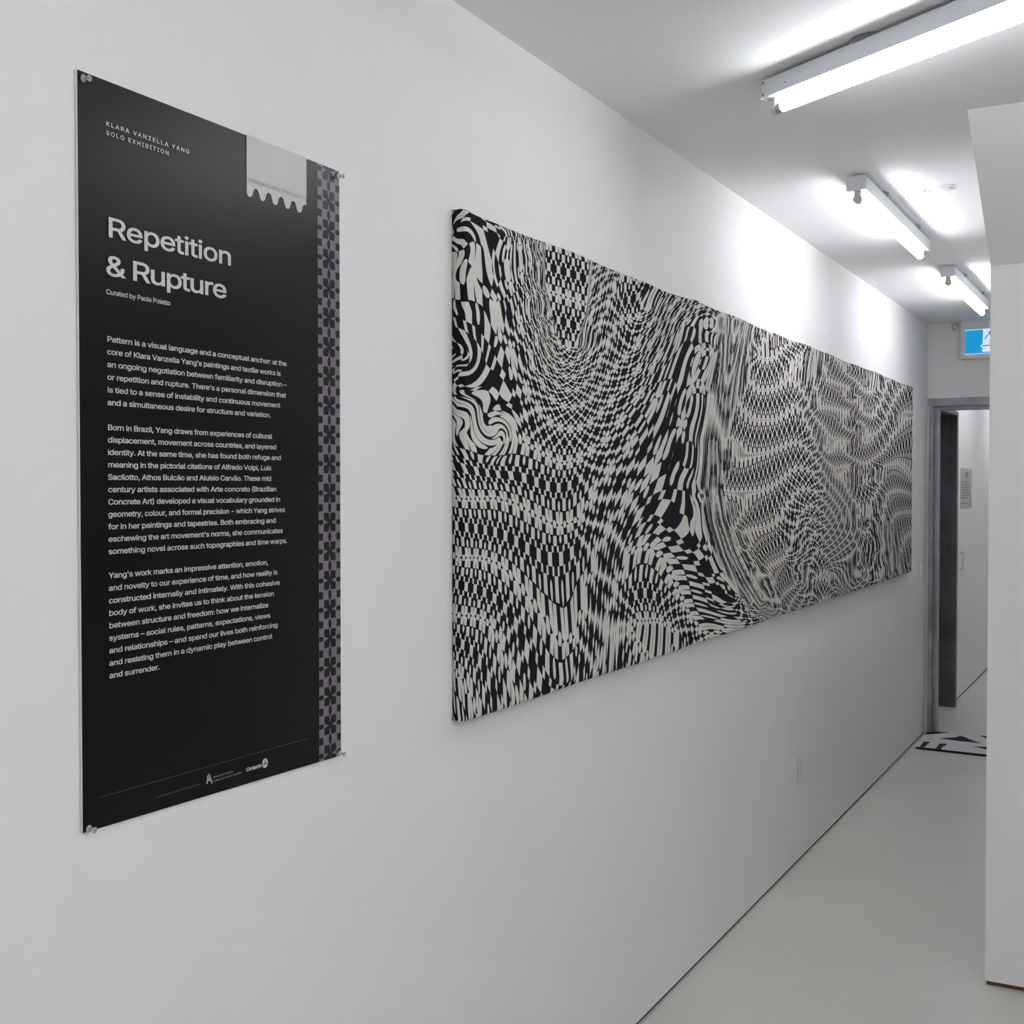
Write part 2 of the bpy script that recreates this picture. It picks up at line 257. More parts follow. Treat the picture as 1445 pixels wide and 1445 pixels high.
# ------------------------------------------------------------------ stretched textile
CH = [[2150.7939, -22.441009, -2253.9868], [898.12448, -2551.0054, 4767.3529], [1.3073137, -0.03106022, 1.0]]
ANCH = "2.2083 1.5887 0 0;2.2498 1.5868 1 0;2.2850 1.5865 2 0;2.3256 1.5862 3 0;2.3751 1.5873 4 0;2.4282 1.5820 5 0;2.4832 1.5748 6 0;2.5412 1.5572 7 0;2.5992 1.5408 8 0;2.6584 1.5255 9 0;2.7182 1.5159 10 0;2.7751 1.5212 11 0;2.8408 1.5346 12 0;2.9134 1.5885 13 0;3.0219 1.6595 14 0;3.1702 1.7358 15 0;3.3724 1.8795 16 0;3.5893 2.1223 17 0;2.5364 1.7158 7 -1;2.5971 1.7023 8 -1;2.6562 1.6864 9 -1;2.7155 1.6735 10 -1;2.7748 1.6763 11 -1;2.8318 1.6884 12 -1;2.9063 1.7106 13 -1;2.9965 1.7405 14 -1;3.0942 1.7964 15 -1;3.2348 1.8787 16 -1;3.3519 1.9811 17 -1;2.4727 1.7517 6 -1;2.5025 1.7197 6.5 -1;2.3365 1.7221 4 -1;2.2926 1.7206 3.5 -1;2.2351 1.7399 3 -1;2.3884 2.0270 5 -2;2.4606 1.9277 6 -2;2.5436 1.8425 7 -2;2.6008 1.8029 8 -2;2.6627 1.7722 9 -2;2.7186 1.7624 10 -2;2.7783 1.7605 11 -2;2.8359 1.7675 12 -2;2.8971 1.7832 13 -2;2.9632 1.8111 14 -2;3.0307 1.8476 15 -2;3.1271 1.8941 16 -2;3.2159 1.9444 17 -2;2.2870 2.0924 4 -2;2.2092 2.0544 3 -2;2.2056 1.7144 2.2 -0.9;2.2055 1.6539 1 -0.45;2.4419 2.1382 5 -3;2.5042 1.9993 6 -3;2.5618 1.9250 7 -3;2.6177 1.8683 8 -3;2.6755 1.8307 9 -3;2.7387 1.8169 10 -3;2.7974 1.8171 11 -3;2.8504 1.8279 12 -3;2.9058 1.8482 13 -3;2.9579 1.8772 14 -3;3.0095 1.9098 15 -3;3.0640 1.9453 16 -3;3.1307 1.9770 17 -3;3.2103 2.0128 18 -3;2.5041 2.1816 5 -4;2.5471 2.0632 6 -4;2.5913 1.9722 7 -4;2.6432 1.8963 8 -4;2.7051 1.8662 9 -4;2.7661 1.8586 10 -4;2.8185 1.8639 11 -4;2.8681 1.8837 12 -4;2.9181 1.9145 13 -4;2.9599 1.9552 14 -4;3.0157 2.0066 15 -4;3.0568 2.0498 16 -4;3.1077 2.0813 17 -4;3.1632 2.0886 18 -4;3.2288 2.1001 19 -4;3.3047 2.1351 20 -4;2.5616 2.1580 5 -5;2.5837 2.0768 6 -5;2.6137 2.0038 7 -5;2.6520 1.9405 8 -5;2.6912 1.9074 9 -5;2.7455 1.8929 10 -5;2.7973 1.8940 11 -5;2.8467 1.9163 12 -5;2.8833 1.9518 13 -5;3.1626 2.2078 18 -5;3.1071 2.2072 17 -5;3.2303 2.2080 19 -5;3.0533 2.1717 16 -5;3.0153 2.1180 15 -5;2.9641 2.0542 14 -5;2.6023 2.1221 6 -6;2.6251 2.0481 7 -6;2.6481 1.9870 8 -6;2.6832 1.9470 9 -6;2.7312 1.9258 10 -6;2.7863 1.9264 11 -6;2.8311 1.9505 12 -6;2.6326 2.1009 7 -7;2.6480 2.0338 8 -7;2.6753 1.9970 9 -7;2.7090 1.9725 10 -7;2.7658 1.9659 11 -7;2.8139 1.9780 12 -7;2.9592 2.1294 14 -6;2.9138 2.1510 13 -7;2.9589 2.2050 14 -7;3.0102 2.1941 15 -6;2.9140 2.0763 13 -6;2.9232 2.0212 13.2 -5.2;2.8700 1.9875 12.5 -6;2.9135 2.2257 13 -8;2.7595 2.0208 11 -7.4;2.7593 2.1282 11 -8.2;2.7591 2.2354 11 -9;2.8521 2.1419 12.3 -7.8;2.6791 2.0814 9.5 -7.6;2.6249 2.1943 6.5 -7.3;2.5911 2.2054 5.6 -6.2;2.2277 1.4601 0 1;2.2662 1.4581 1 1;2.2976 1.4565 2 1;2.3350 1.4514 3 1;2.3799 1.4426 4 1;2.4295 1.4235 5 1;2.4920 1.3887 6 1;2.5512 1.3465 7 1;2.6183 1.2994 8 1;2.6883 1.2432 9 1;2.7501 1.2190 10 1;2.8116 1.2299 11 1;2.8633 1.2970 12 1;2.9271 1.3937 13 1;3.0178 1.5007 14 1;3.1505 1.5829 15 1;3.3427 1.6685 16 1;3.5856 1.8133 17 1;3.7752 1.9544 18 1;2.2095 1.3377 0 2;2.2493 1.3325 1 2;2.2859 1.3290 2 2;2.3288 1.3186 3 2;2.3716 1.2968 4 2;2.4129 1.2469 5 2;2.4589 1.1753 6 2;3.0000 1.2191 14 2;3.0618 1.3384 15 2;3.1462 1.4206 16 2;3.2400 1.4398 17 2;3.3369 1.4286 18 2;3.4425 1.3930 19 2;3.4997 1.3352 20 2;3.5586 1.2869 21 2;3.6094 1.2403 22 2;3.6648 1.1968 23 2;3.7556 1.1463 24 2;3.8679 1.1131 25 2;2.2046 1.2209 0 3;2.2341 1.2000 1 3;2.2734 1.1571 2 3;2.3106 1.1040 3 3;3.2041 1.2282 16.5 3;3.2466 1.2240 17 3;3.2955 1.2192 18 3;3.3513 1.2159 19 3;3.4086 1.2082 20 3;3.4767 1.1840 21 3;3.5410 1.1575 22 3;3.1729 1.2069 16 3;2.4486 1.8211 6 -1.5;2.5364 1.7831 7 -1.5;2.3271 1.8587 5 -1.5;2.2653 1.8815 4 -1.5;2.3085 1.9977 4 -1.78;2.3917 1.9457 5 -1.78;2.2685 1.9942 3.5 -1.75;2.3495 1.9634 4.5 -1.75;2.4624 1.8745 6 -1.77;2.2090 1.9987 3 -1.78;2.3271 1.8273 5.5 -1.26;2.5007 1.7579 6.5 -1.26;2.4418 1.7880 6 -1.24;2.3269 1.6461 3.5 -0.5;2.3948 1.6694 5.3 -0.75;2.4081 1.7134 5.2 -1;2.3593 2.1561 4.75 -2.25;2.4284 2.1909 5.4 -2.55;2.3025 2.1880 4.35 -2.4;2.2358 2.1906 3.6 -2.5;2.2718 2.1407 3.95 -2.22;2.2064 2.1292 3.55 -2.2;2.2538 2.2093 3.6 -2.55;2.2210 2.1620 3.5 -2.33;2.5223 1.0685 7 2;2.5847 0.9977 8 2;2.6612 0.9216 9 2;2.7455 0.8772 10 2;2.8125 0.9000 11 2;2.8730 0.9910 12 2;2.9354 1.1041 13 2;2.7640 1.1225 10 1.24;2.7287 1.1257 9.5 1.25;3.8353 2.2006 18 0.5;3.8717 2.1226 18 0.78;3.9369 2.1394 18.5 0.75;3.8151 2.1186 17.5 0.75;3.7534 2.0841 17 0.78;3.7277 1.9393 17.5 1;3.8650 2.0793 18 0.84;3.5916 1.4745 18 1.5;3.4121 1.5488 17 1.5;3.2320 1.5338 16 1.5;3.7498 1.3941 19 1.5;3.8731 1.2987 20 1.5;3.9469 1.2258 21 1.5;3.6660 1.4312 18.5 1.5;3.8090 1.3360 19.5 1.5;3.9170 1.2644 20.5 1.5;3.5204 1.4183 18.5 1.75;3.3951 1.4851 17.5 1.75;3.2931 1.6057 16 1.2;3.4549 1.7188 16.5 1;3.6447 1.6288 18 1.2;3.5845 1.6364 17.5 1.25;3.6907 1.6176 18.5 1.25;3.7378 1.5830 19 1.2;3.7926 1.5826 19.5 1.1;3.5125 1.6546 17 1.2;3.5941 1.5460 17.75 1.38;3.6785 1.4991 18.25 1.38;3.4773 1.5087 17.5 1.5;3.7389 1.4675 18.5 1.27;3.8652 1.3683 19.5 1.27;3.9959 1.2683 20.5 1.27;3.8012 1.4139 19 1.22;3.9460 1.3034 20 1.22;4.3162 1.1350 23 1.3;4.4494 1.1170 24 1.2;4.2305 1.1946 22 1;3.8383 1.9121 19 1;3.9230 2.0613 19 0.85;3.9660 2.1861 19 0.6;3.7701 1.7686 19 1;3.7512 1.6061 19 1.1;3.9960 2.1897 20.5 -0.2;3.9888 2.1586 20.5 -0.15;3.9816 2.1275 20.5 -0.1;3.9745 2.0965 20.5 -0.05;3.9674 2.0656 20.5 0;3.9510 2.0279 20.5 0.05;3.9348 1.9905 20.5 0.1;3.9187 1.9533 20.5 0.15;3.9027 1.9164 20.5 0.2;3.8850 1.8796 20.5 0.25;3.8674 1.8430 20.5 0.3;3.8500 1.8067 20.5 0.35;3.8327 1.7707 20.5 0.4;3.8260 1.7294 20.5 0.425;3.8194 1.6881 20.5 0.45;3.8128 1.6470 20.5 0.475;3.8063 1.6060 20.5 0.5;3.8206 1.5766 20.5 0.5;3.8349 1.5470 20.5 0.5;3.8494 1.5172 20.5 0.5;3.8640 1.4872 20.5 0.5;3.8931 1.4565 20.5 0.5;3.9226 1.4254 20.5 0.5;3.9525 1.3939 20.5 0.5;3.9828 1.3620 20.5 0.5;4.0171 1.3387 20.5 0.55;4.0521 1.3150 20.5 0.6;4.0875 1.2909 20.5 0.65;4.1235 1.2665 20.5 0.7;4.1538 1.2485 20.5 0.75;4.1846 1.2303 20.5 0.8;4.2157 1.2119 20.5 0.85;4.2473 1.1932 20.5 0.9;4.1360 2.1943 25 -3.2;4.1185 2.1580 25 -3.1;4.1011 2.1219 25 -3;4.0838 2.0861 25 -2.9;4.0667 2.0505 25 -2.8;4.0477 2.0150 25 -2.67;4.0289 1.9797 25 -2.55;4.0102 1.9448 25 -2.42;3.9916 1.9100 25 -2.3;3.9733 1.8725 25 -2.17;3.9550 1.8353 25 -2.05;3.9369 1.7984 25 -1.93;3.9189 1.7617 25 -1.8;3.9139 1.7215 25 -1.73;3.9089 1.6812 25 -1.65;3.9038 1.6411 25 -1.57;3.8988 1.6010 25 -1.5;3.9100 1.5753 25 -1.45;3.9212 1.5493 25 -1.4;3.9326 1.5233 25 -1.35;3.9439 1.4971 25 -1.3;3.9703 1.4691 25 -1.28;3.9970 1.4408 25 -1.25;4.0240 1.4121 25 -1.22;4.0513 1.3831 25 -1.2;4.0867 1.3577 25 -1.17;4.1227 1.3319 25 -1.15;4.1592 1.3058 25 -1.12;4.1963 1.2792 25 -1.1;4.2360 1.2559 25 -1.05;4.2763 1.2322 25 -1;4.3174 1.2082 25 -0.95;4.3591 1.1837 25 -0.9;4.2678 2.1844 32.5 -5.6;4.2451 2.1480 32.17 -5.45;4.2227 2.1118 31.85 -5.3;4.2004 2.0760 31.52 -5.15;4.1784 2.0405 31.2 -5;4.1545 2.0045 30.77 -4.85;4.1308 1.9688 30.35 -4.7;4.1073 1.9335 29.93 -4.55;4.0841 1.8985 29.5 -4.4;4.0670 1.8617 29.18 -4.2;4.0499 1.8251 28.85 -4;4.0330 1.7887 28.52 -3.8;4.0162 1.7526 28.2 -3.6;4.0109 1.7133 28.05 -3.45;4.0057 1.6741 27.9 -3.3;4.0004 1.6350 27.75 -3.15;3.9952 1.5959 27.6 -3;4.0030 1.5739 27.5 -3;4.0109 1.5518 27.4 -3;4.0188 1.5296 27.3 -3;4.0267 1.5073 27.2 -3;4.0520 1.4820 27.15 -3;4.0777 1.4565 27.1 -3;4.1036 1.4306 27.05 -3;4.1298 1.4045 27 -3;4.1664 1.3776 27 -3;4.2036 1.3502 27 -3;4.2414 1.3225 27 -3;4.2798 1.2943 27 -3;4.3252 1.2665 27.12 -3;4.3715 1.2382 27.25 -3;4.4187 1.2094 27.38 -3;4.4668 1.1800 27.5 -3;4.2381 1.8872 32.91 -5;4.2933 1.8734 33.97 -5;4.3496 1.8593 35.03 -5;4.4115 1.8623 36.17 -5;4.4749 1.8654 37.3 -5;4.5399 1.8688 38.44 -5;4.6065 1.8723 39.58 -5;4.6550 1.8813 40.39 -5;4.7045 1.8905 41.21 -5;4.1412 1.7764 30.96 -4;4.1820 1.7512 31.78 -4;4.2236 1.7255 32.59 -4;4.2935 1.7284 33.94 -4;4.3654 1.7314 35.29 -4;4.4322 1.7369 36.51 -4;4.5007 1.7426 37.73 -4;4.5540 1.7496 38.65 -4;4.6084 1.7568 39.58 -4;4.6570 1.7629 40.39 -4;4.7065 1.7690 41.21 -4;4.0104 1.5959 28.2 -3;4.0488 1.5937 29.01 -3;4.0878 1.5916 29.83 -3;4.1556 1.5921 31.21 -3;4.2253 1.5925 32.59 -3;4.2953 1.5935 33.94 -3;4.3674 1.5946 35.29 -3;4.4225 1.5986 36.3 -3;4.4788 1.6028 37.3 -3;4.5298 1.6095 38.2 -3;4.5818 1.6163 39.09 -3;4.6298 1.6257 39.91 -3;4.6788 1.6353 40.72 -3;4.7186 1.6447 41.37 -3;4.7590 1.6541 42.02 -3;4.3204 1.4564 33.81 -2;4.3817 1.4563 35.08 -2;4.4445 1.4563 36.35 -2;4.4994 1.4608 37.45 -2;4.5556 1.4655 38.54 -2;4.6008 1.4706 39.4 -2;4.6469 1.4757 40.26 -2;4.7208 1.5116 41 -2;4.8020 1.5430 42.3 -2;4.9006 1.5828 43.4 -2;4.5866 1.3106 35.21 -1;4.6348 1.3153 36.64 -1;4.6840 1.3201 38.07 -1;4.7239 1.3250 39.21 -1;4.7645 1.3300 40.36 -1;4.5205 1.2980 33 -1;4.8054 1.3526 41.5 -1;4.8675 1.4018 42 -1;4.9418 1.4576 43 -1;5.0294 1.5088 44 -1;4.7669 1.1892 36.68 0;4.8107 1.1945 37.93 0;4.8552 1.1998 39.18 0;4.8812 1.2029 39.9 0;4.9074 1.2061 40.62 0;4.7016 1.1605 34 0;4.6874 1.1111 33 0;4.9459 1.2372 42 0;4.9988 1.3523 43 0;5.0647 1.4393 44 0;4.2188 1.4519 31.3 -2;4.2618 1.3730 29.8 -2;4.3309 1.3251 29.3 -2;4.4842 1.2407 29.5 -2;4.5502 1.1977 29.5 -2;4.5989 1.1359 30 -2;4.5587 1.2628 32 -1;4.6075 1.2043 31.7 -1;4.6476 1.1315 32 -1;4.3044 1.9945 34.4 -6;4.3549 2.1030 35.2 -6.9;4.5428 1.9863 38.5 -6;4.6046 1.9926 39.6 -6;4.6826 2.0093 40.9 -6;4.7725 2.0583 42.3 -6;4.8758 2.1244 43.5 -6;4.9947 2.1646 45 -6;4.6219 2.1204 39.9 -7;4.5266 2.1195 38.3 -7.1;4.7295 2.1952 41.8 -7.3;5.0962 2.1744 46.2 -6.3;4.7905 1.9131 42.2 -5;4.8581 1.9272 43 -5;4.9327 1.9518 44 -5;5.0216 1.9216 45 -5;5.1020 1.8748 46.2 -5;5.1848 1.8267 47.3 -5;5.3196 1.7598 49.6 -5;4.8353 1.7882 43 -4;4.9032 1.7962 44 -4;4.9794 1.7957 45 -4;5.0696 1.7746 46 -4;5.1509 1.7557 47 -4;5.2468 1.7253 48 -4;5.3588 1.6790 49.4 -4;4.9051 1.6886 44 -3;4.9991 1.6914 45 -3;5.1023 1.6853 46 -3;5.1879 1.6741 47 -3;5.2975 1.6379 48 -3;5.4371 1.5907 49.3 -3;4.8310 1.6733 43.2 -3;5.0276 1.6071 45 -2;5.1190 1.6009 46 -2;5.2302 1.5930 47 -2;5.3488 1.5596 48 -2;5.1553 1.5339 46 -1;5.2730 1.5199 47 -1;5.3945 1.4864 48 -1;5.1565 1.4761 45 0;5.3087 1.4538 47 0;5.2280 1.4683 46 0;5.2170 1.4163 46 1;5.3626 1.3831 47 1;5.2608 1.3404 46 2;5.4829 1.2821 49 2;5.4149 1.4288 48.3 0;5.1973 1.2113 45 3;5.3189 1.2093 47.1 3;5.4325 1.2145 49 3;5.4974 1.2200 50 3;5.1997 1.0913 45 4;5.3214 1.0900 47.1 4;5.5002 1.0939 50 4;5.0339 1.2761 43 1.3;5.0594 1.1246 43 2.3;5.6205 1.1102 52 3.4;5.5887 1.3091 51.5 0.5;5.5680 2.2037 56.05 -9;5.6359 2.2052 57.3 -9;5.7053 2.2067 58.55 -9;5.7691 2.2059 59.68 -9;5.8342 2.2051 60.8 -9;5.4132 2.0912 53.05 -8;5.4961 2.0913 54.65 -8;5.5814 2.0913 56.25 -8;5.6648 2.0911 57.78 -8;5.7505 2.0908 59.3 -8;5.7935 2.0906 60.05 -8;5.8371 2.0905 60.8 -8;5.2639 1.9562 50 -7;5.3265 1.9623 51.28 -7;5.3904 1.9685 52.55 -7;5.4805 1.9695 54.3 -7;5.5734 1.9707 56.05 -7;5.6414 1.9712 57.3 -7;5.7110 1.9718 58.55 -7;5.7748 1.9737 59.68 -7;5.8400 1.9756 60.8 -7;5.3818 1.7802 52.3 -6;5.4106 1.7731 52.86 -6;5.4396 1.7659 53.43 -6;5.4715 1.7907 54.05 -6;5.5037 1.8157 54.68 -6;5.5453 1.8243 55.46 -6;5.5874 1.8331 56.25 -6;5.6433 1.8350 57.28 -6;5.7002 1.8370 58.3 -6;5.7568 1.8365 59.3 -6;5.8143 1.8359 60.3 -6;5.5805 1.6619 56.05 -5;5.6210 1.6753 56.8 -5;5.6619 1.6889 57.55 -5;5.7035 1.7002 58.3 -5;5.7456 1.7116 59.05 -5;5.7884 1.7148 59.8 -5;5.8318 1.7180 60.55 -5;5.9271 2.0490 62.6 -8.6;5.9306 1.9120 62.6 -7.6;5.9341 1.7747 62.6 -6.5;5.9395 1.5682 62.6 -5.2;5.9235 2.1858 62.6 -9.7;6.0374 1.9168 64 -6.6;6.0337 2.0560 64 -7.9;5.7507 1.5025 57 -3.3;5.7556 1.3011 56.5 -1.5;5.7597 1.1328 56 0;5.9600 1.3605 61 -4;5.9663 1.1175 60 -2.5;5.5450 1.4573 51.5 -1.5;6.1430 2.0950 66 -9;6.1995 2.0954 67.06 -9;6.2570 2.0958 68.12 -9;6.3154 2.0962 69.18 -9;6.3748 2.0966 70.24 -9;6.1622 1.9792 66.3 -8;6.2109 1.9782 67.21 -8;6.2603 1.9772 68.12 -8;6.3104 1.9762 69.03 -8;6.3612 1.9752 69.94 -8;6.1821 1.8449 66.61 -7;6.2392 1.8468 67.67 -7;6.2973 1.8488 68.73 -7;6.2699 1.6383 67.3 -6;6.1453 1.4247 65 -5.5;6.1522 1.1751 64.5 -5.2;6.2760 1.4211 66.5 -5.2;6.2843 1.1303 66.2 -5;6.3774 1.4183 67.2 -4.6;6.4346 1.2313 67.3 -4.35;6.5072 1.1525 67.5 -4.25;6.6169 1.0998 68 -4;6.4422 1.5648 67.8 -5;6.6292 1.2972 68.7 -4.2;6.7829 1.1739 70.5 -3.6;6.7755 1.4074 71.5 -3.7;6.4969 2.0864 71 -8.5;6.5370 1.9392 71.5 -7.3;6.5957 1.7908 72.5 -6;6.7514 2.1608 74.5 -7.8;6.8323 2.0304 75 -6.9;6.8757 1.8956 75.5 -6;7.2409 2.0407 80 -6;7.4176 2.0292 82.2 -6;7.0724 2.0316 77.6 -6.2;7.3240 2.1530 80.8 -6.5;6.6713 1.7238 70.94 -5;6.7794 1.7332 72.73 -5;6.8906 1.7429 74.53 -5;6.9801 1.7484 75.94 -5;7.0716 1.7540 77.34 -5;7.1502 1.7432 78.52 -5;7.2303 1.7322 79.69 -5;7.3147 1.7106 80.89 -5;7.4009 1.6886 82.09 -5;7.4500 1.6721 82.77 -5;7.4997 1.6555 83.44 -5;6.7701 1.5743 72.5 -4;6.8664 1.5836 74.06 -4;6.9652 1.5931 75.62 -4;7.0980 1.5908 77.66 -4;7.2354 1.5883 79.69 -4;7.3559 1.5775 81.41 -4;7.4801 1.5663 83.12 -4;6.8529 1.3974 73.75 -3;6.8914 1.4200 74.38 -3;6.9302 1.4428 75 -3;7.0001 1.4532 76.09 -3;7.0713 1.4638 77.19 -3;7.1546 1.4643 78.44 -3;7.2398 1.4647 79.69 -3;7.3711 1.4644 81.56 -3;7.5069 1.4640 83.44 -3;7.1026 1.1552 77.5 -2;7.1220 1.1947 77.81 -2;7.1416 1.2344 78.12 -2;7.1726 1.2534 78.59 -2;7.2038 1.2725 79.06 -2;7.2566 1.2971 79.84 -2;7.3101 1.3220 80.62 -2;7.4096 1.3289 82.03 -2;7.5116 1.3360 83.44 -2;7.4498 1.1560 82.5 -1.2;6.9796 1.1624 75 -2.7;6.9348 1.3039 75 -2.8"
Y0, Y1, Z0, Z1, T = 2.254, 7.502, 1.100, 2.211, .034
def chart(y, z):     # canvas metres -> pattern chart, in which the cells shrink towards the far end of the canvas
    a = [CH[i][0] * y + CH[i][1] * z + CH[i][2] for i in range(3)]
    return np.stack([a[0] / a[2], a[1] / a[2]], -1)
def pattern_field():
    D = np.array([[float(v) for v in r.split()] for r in ANCH.split(';')])
    x = chart(D[:, 0], D[:, 1]); c = 3.; n = len(x)
    d = np.sqrt(((x[:, None] - x[None]) ** 2).sum(-1) + c * c)
    M = np.zeros((n + 3, n + 3)); M[:n, :n] = d - .4 * np.eye(n); P = np.c_[np.ones(n), x]; M[:n, n:] = P; M[n:, :n] = P.T
    W = np.linalg.solve(M, np.r_[D[:, 2:], np.zeros((3, 2))])
    TW = [(698, 606, 26, 2.2), (652, 520, 30, -1.6), (650, 335, 24, 1.8), (655, 575, 22, 1.3)]   # little whirls
    def f(q0):
        q = q0.copy()
        for cx, cy, R, a in TW:
            e = q - np.array([cx, cy]); an = a * np.exp(-(e[:, 0] ** 2 * 1.6 + e[:, 1] ** 2) / (R * R)); co, si = np.cos(an), np.sin(an)
            q = np.c_[cx + co * e[:, 0] - si * e[:, 1], cy + si * e[:, 0] + co * e[:, 1]]
        out = np.empty((len(q), 2))
        for i in range(0, len(q), 8000):
            b = q[i:i + 8000]
            d = np.sqrt((b[:, None, 0] - x[None, :, 0]) ** 2 + (b[:, None, 1] - x[None, :, 1]) ** 2 + c * c)
            out[i:i + 8000] = d @ W[:n] + np.c_[np.ones(len(b)), b] @ W[n:]
        X, Y = q0[:, 0], q0[:, 1]                       # the one pocket where the lattice stays straight
        L = np.interp(Y, [300, 405, 440, 470, 492, 503], [765, 768, 777, 787, 796, 815]); R = np.interp(Y, [300, 360, 440, 470, 492, 503], [836, 834, 829, 818, 808, 790])
        k = np.clip(np.minimum(X - L, R - X) / 5 + .5, 0, 1); k = (k * k * (3 - 2 * k))[:, None]
        return out * (1 - k) + np.c_[11 + (X - 801.5) / 13.85, -8 + (Y - 421.6 - .333 * (X - 801.5)) / 70] * k
    return f
def prof1(a, b, n):
    """unfolded side - rounded edge - front - rounded edge - side: list of (position, depth, chart offset)"""
    r = .007; out = [(a, 0., -1.), (a, (T - r) * .5, -.55), (a, T - r, -.2)]
    for k in (1, 2): t = k * math.pi / 6; out.append((a + r * (1 - math.cos(t)), T - r + r * math.sin(t), -.2 + .1 * k))
    m = []
    for k in range(n + 1): m.append((a + r + (b - a - 2 * r) * k / n, T, 0.))
    out += m
    for k in (2, 1): t = k * math.pi / 6; out.append((b - r * (1 - math.cos(t)), T - r + r * math.sin(t), .2 - .1 * k))
    return out + [(b, T - r, .2), (b, (T - r) * .5, .55), (b, 0., 1.)]
U = []
NU = 640
# finer steps towards the far end are not needed: vertices follow the chart so each strip is equally detailed
pu = prof1(Y0, Y1, NU)
hor = [chart(np.array(Y0), np.array(1.6))[0], chart(np.array(Y1), np.array(1.6))[0]]
def inv_y(a):        # chart abscissa -> canvas y at z = 1.6
    b = CH[0][1] * 1.6 + CH[0][2]; d = CH[2][1] * 1.6 + CH[2][2]
    return (b - a * d) / (a * CH[2][0] - CH[0][0])
pu2 = []
i_f = 0
for (y, dx, off) in pu:
    if dx == T:
        k = i_f / NU; i_f += 1
        ya = inv_y(hor[0] * (1 - k) + hor[1] * k); y = min(max(ya, Y0 + .007), Y1 - .007)
    pu2.append((y, dx, off))
pv = prof1(Z0, Z1, 330)
ys = np.array([p[0] for p in pu2]); du = np.array([p[1] for p in pu2]); ou = np.array([p[2] for p in pu2])
zs = np.array([p[0] for p in pv]); dv = np.array([p[1] for p in pv]); ov = np.array([p[2] for p in pv])
YY, ZZ = np.meshgrid(ys, zs, indexing='ij')
XX = np.outer(du, dv) / T
# hand-stretched cloth: the edges waver a little
wob = .0025 * np.sin(YY * 5.1) + .0018 * np.sin(YY * 13.7 + 1) + .004 * np.exp(-((YY - 3.72) / .05) ** 2) + .006 * np.exp(-((YY - Y0) / .04) ** 2)
ZZp = ZZ + np.where(ZZ > 2, wob * (ZZ - 2) / .21, np.where(ZZ < 1.3, .0015 * np.sin(YY * 7) * (1.3 - ZZ) / .2, 0))
q = chart(YY, ZZ).reshape(-1, 2)
q[:, 0] += (np.repeat(ou, len(zs)) * 18)
q[:, 1] -= np.tile(ov, len(ys)) * 14
st = pattern_field()(q)
nu, nv = len(ys), len(zs)
me = bpy.data.meshes.new('stretched_textile')
co = np.stack([XX + .001, YY, ZZp], -1).reshape(-1, 3)
idx = np.arange(nu * nv).reshape(nu, nv)
F = np.stack([idx[:-1, :-1], idx[1:, :-1], idx[1:, 1:], idx[:-1, 1:]], -1).reshape(-1, 4)
me.vertices.add(len(co)); me.vertices.foreach_set('co', co.ravel().astype(np.float32))
me.loops.add(F.size); me.loops.foreach_set('vertex_index', F.ravel().astype(np.int32))
me.polygons.add(len(F)); me.polygons.foreach_set('loop_start', np.arange(0, F.size, 4, dtype=np.int32))
me.update(calc_edges=True)
uvl = me.uv_layers.new(name='pattern'); uvl.data.foreach_set('uv', st[F.ravel()].astype(np.float32).ravel())
me.polygons.foreach_set('use_smooth', np.ones(len(F), bool)); me.validate()
bm = bmesh.new(); bm.from_mesh(me); bm.verts.ensure_lookup_table()
ring = list(idx[:, 0]) + list(idx[-1, 1:]) + list(idx[-2::-1, -1]) + list(idx[0, -2:0:-1])
bm.faces.new([bm.verts[i] for i in ring[::-1]]); bmesh.ops.recalc_face_normals(bm, faces=bm.faces); bm.to_mesh(me); bm.free()

def textile_mask(s, t):
    a, b = fold(s), fold(t)
    flower = (a < .325) & (b < .165)
    slit = (a < ((b - .035) * .36).clip()).inv(); hs = (b < ((a - .1) * .14).clip()).inv()
    f = flower & slit & hs
    dot = ((a - .5) * (a - .5) / .0256 + b * b / .0031) < 1.
    db = (b - .235) / .066
    drop = (a * a / .0098 + db * db) < 1.
    rect = (a > .345) & (b > .18) & (b < .335)
    sq = (a > .18) & (a < .345) & (b > .335) & (b < .42)
    chk = (a < .18) & (b > .42)
    return f | dot | drop | rect | sq | chk
CLOTH = mix_mat('printed_cloth', textile_mask, (.0085, .0095, .014), (.70, .67, .625), .9, .15, .25, 1500)
art = link('stretched_textile', me, None); me.materials.append(CLOTH)
tag(art, 'long black and cream stretched textile of warped checks on the left wall', 'artwork')
# stretcher bars behind the cloth
for nm, lo, hi in (('stretcher_bar', (.002, Y0 + .01, Z0 + .01), (.024, Y1 - .01, Z0 + .05)), ('stretcher_bar', (.002, Y0 + .01, Z1 - .05), (.024, Y1 - .01, Z1 - .012)),
                   ('stretcher_bar', (.002, Y0 + .01, Z0 + .05), (.024, Y0 + .05, Z1 - .05)), ('stretcher_bar', (.002, Y1 - .05, Z0 + .05), (.024, Y1 - .01, Z1 - .05))):
    box(nm, lo, hi, mat('pine', (.5, .36, .2), .7, noise=.1), art)

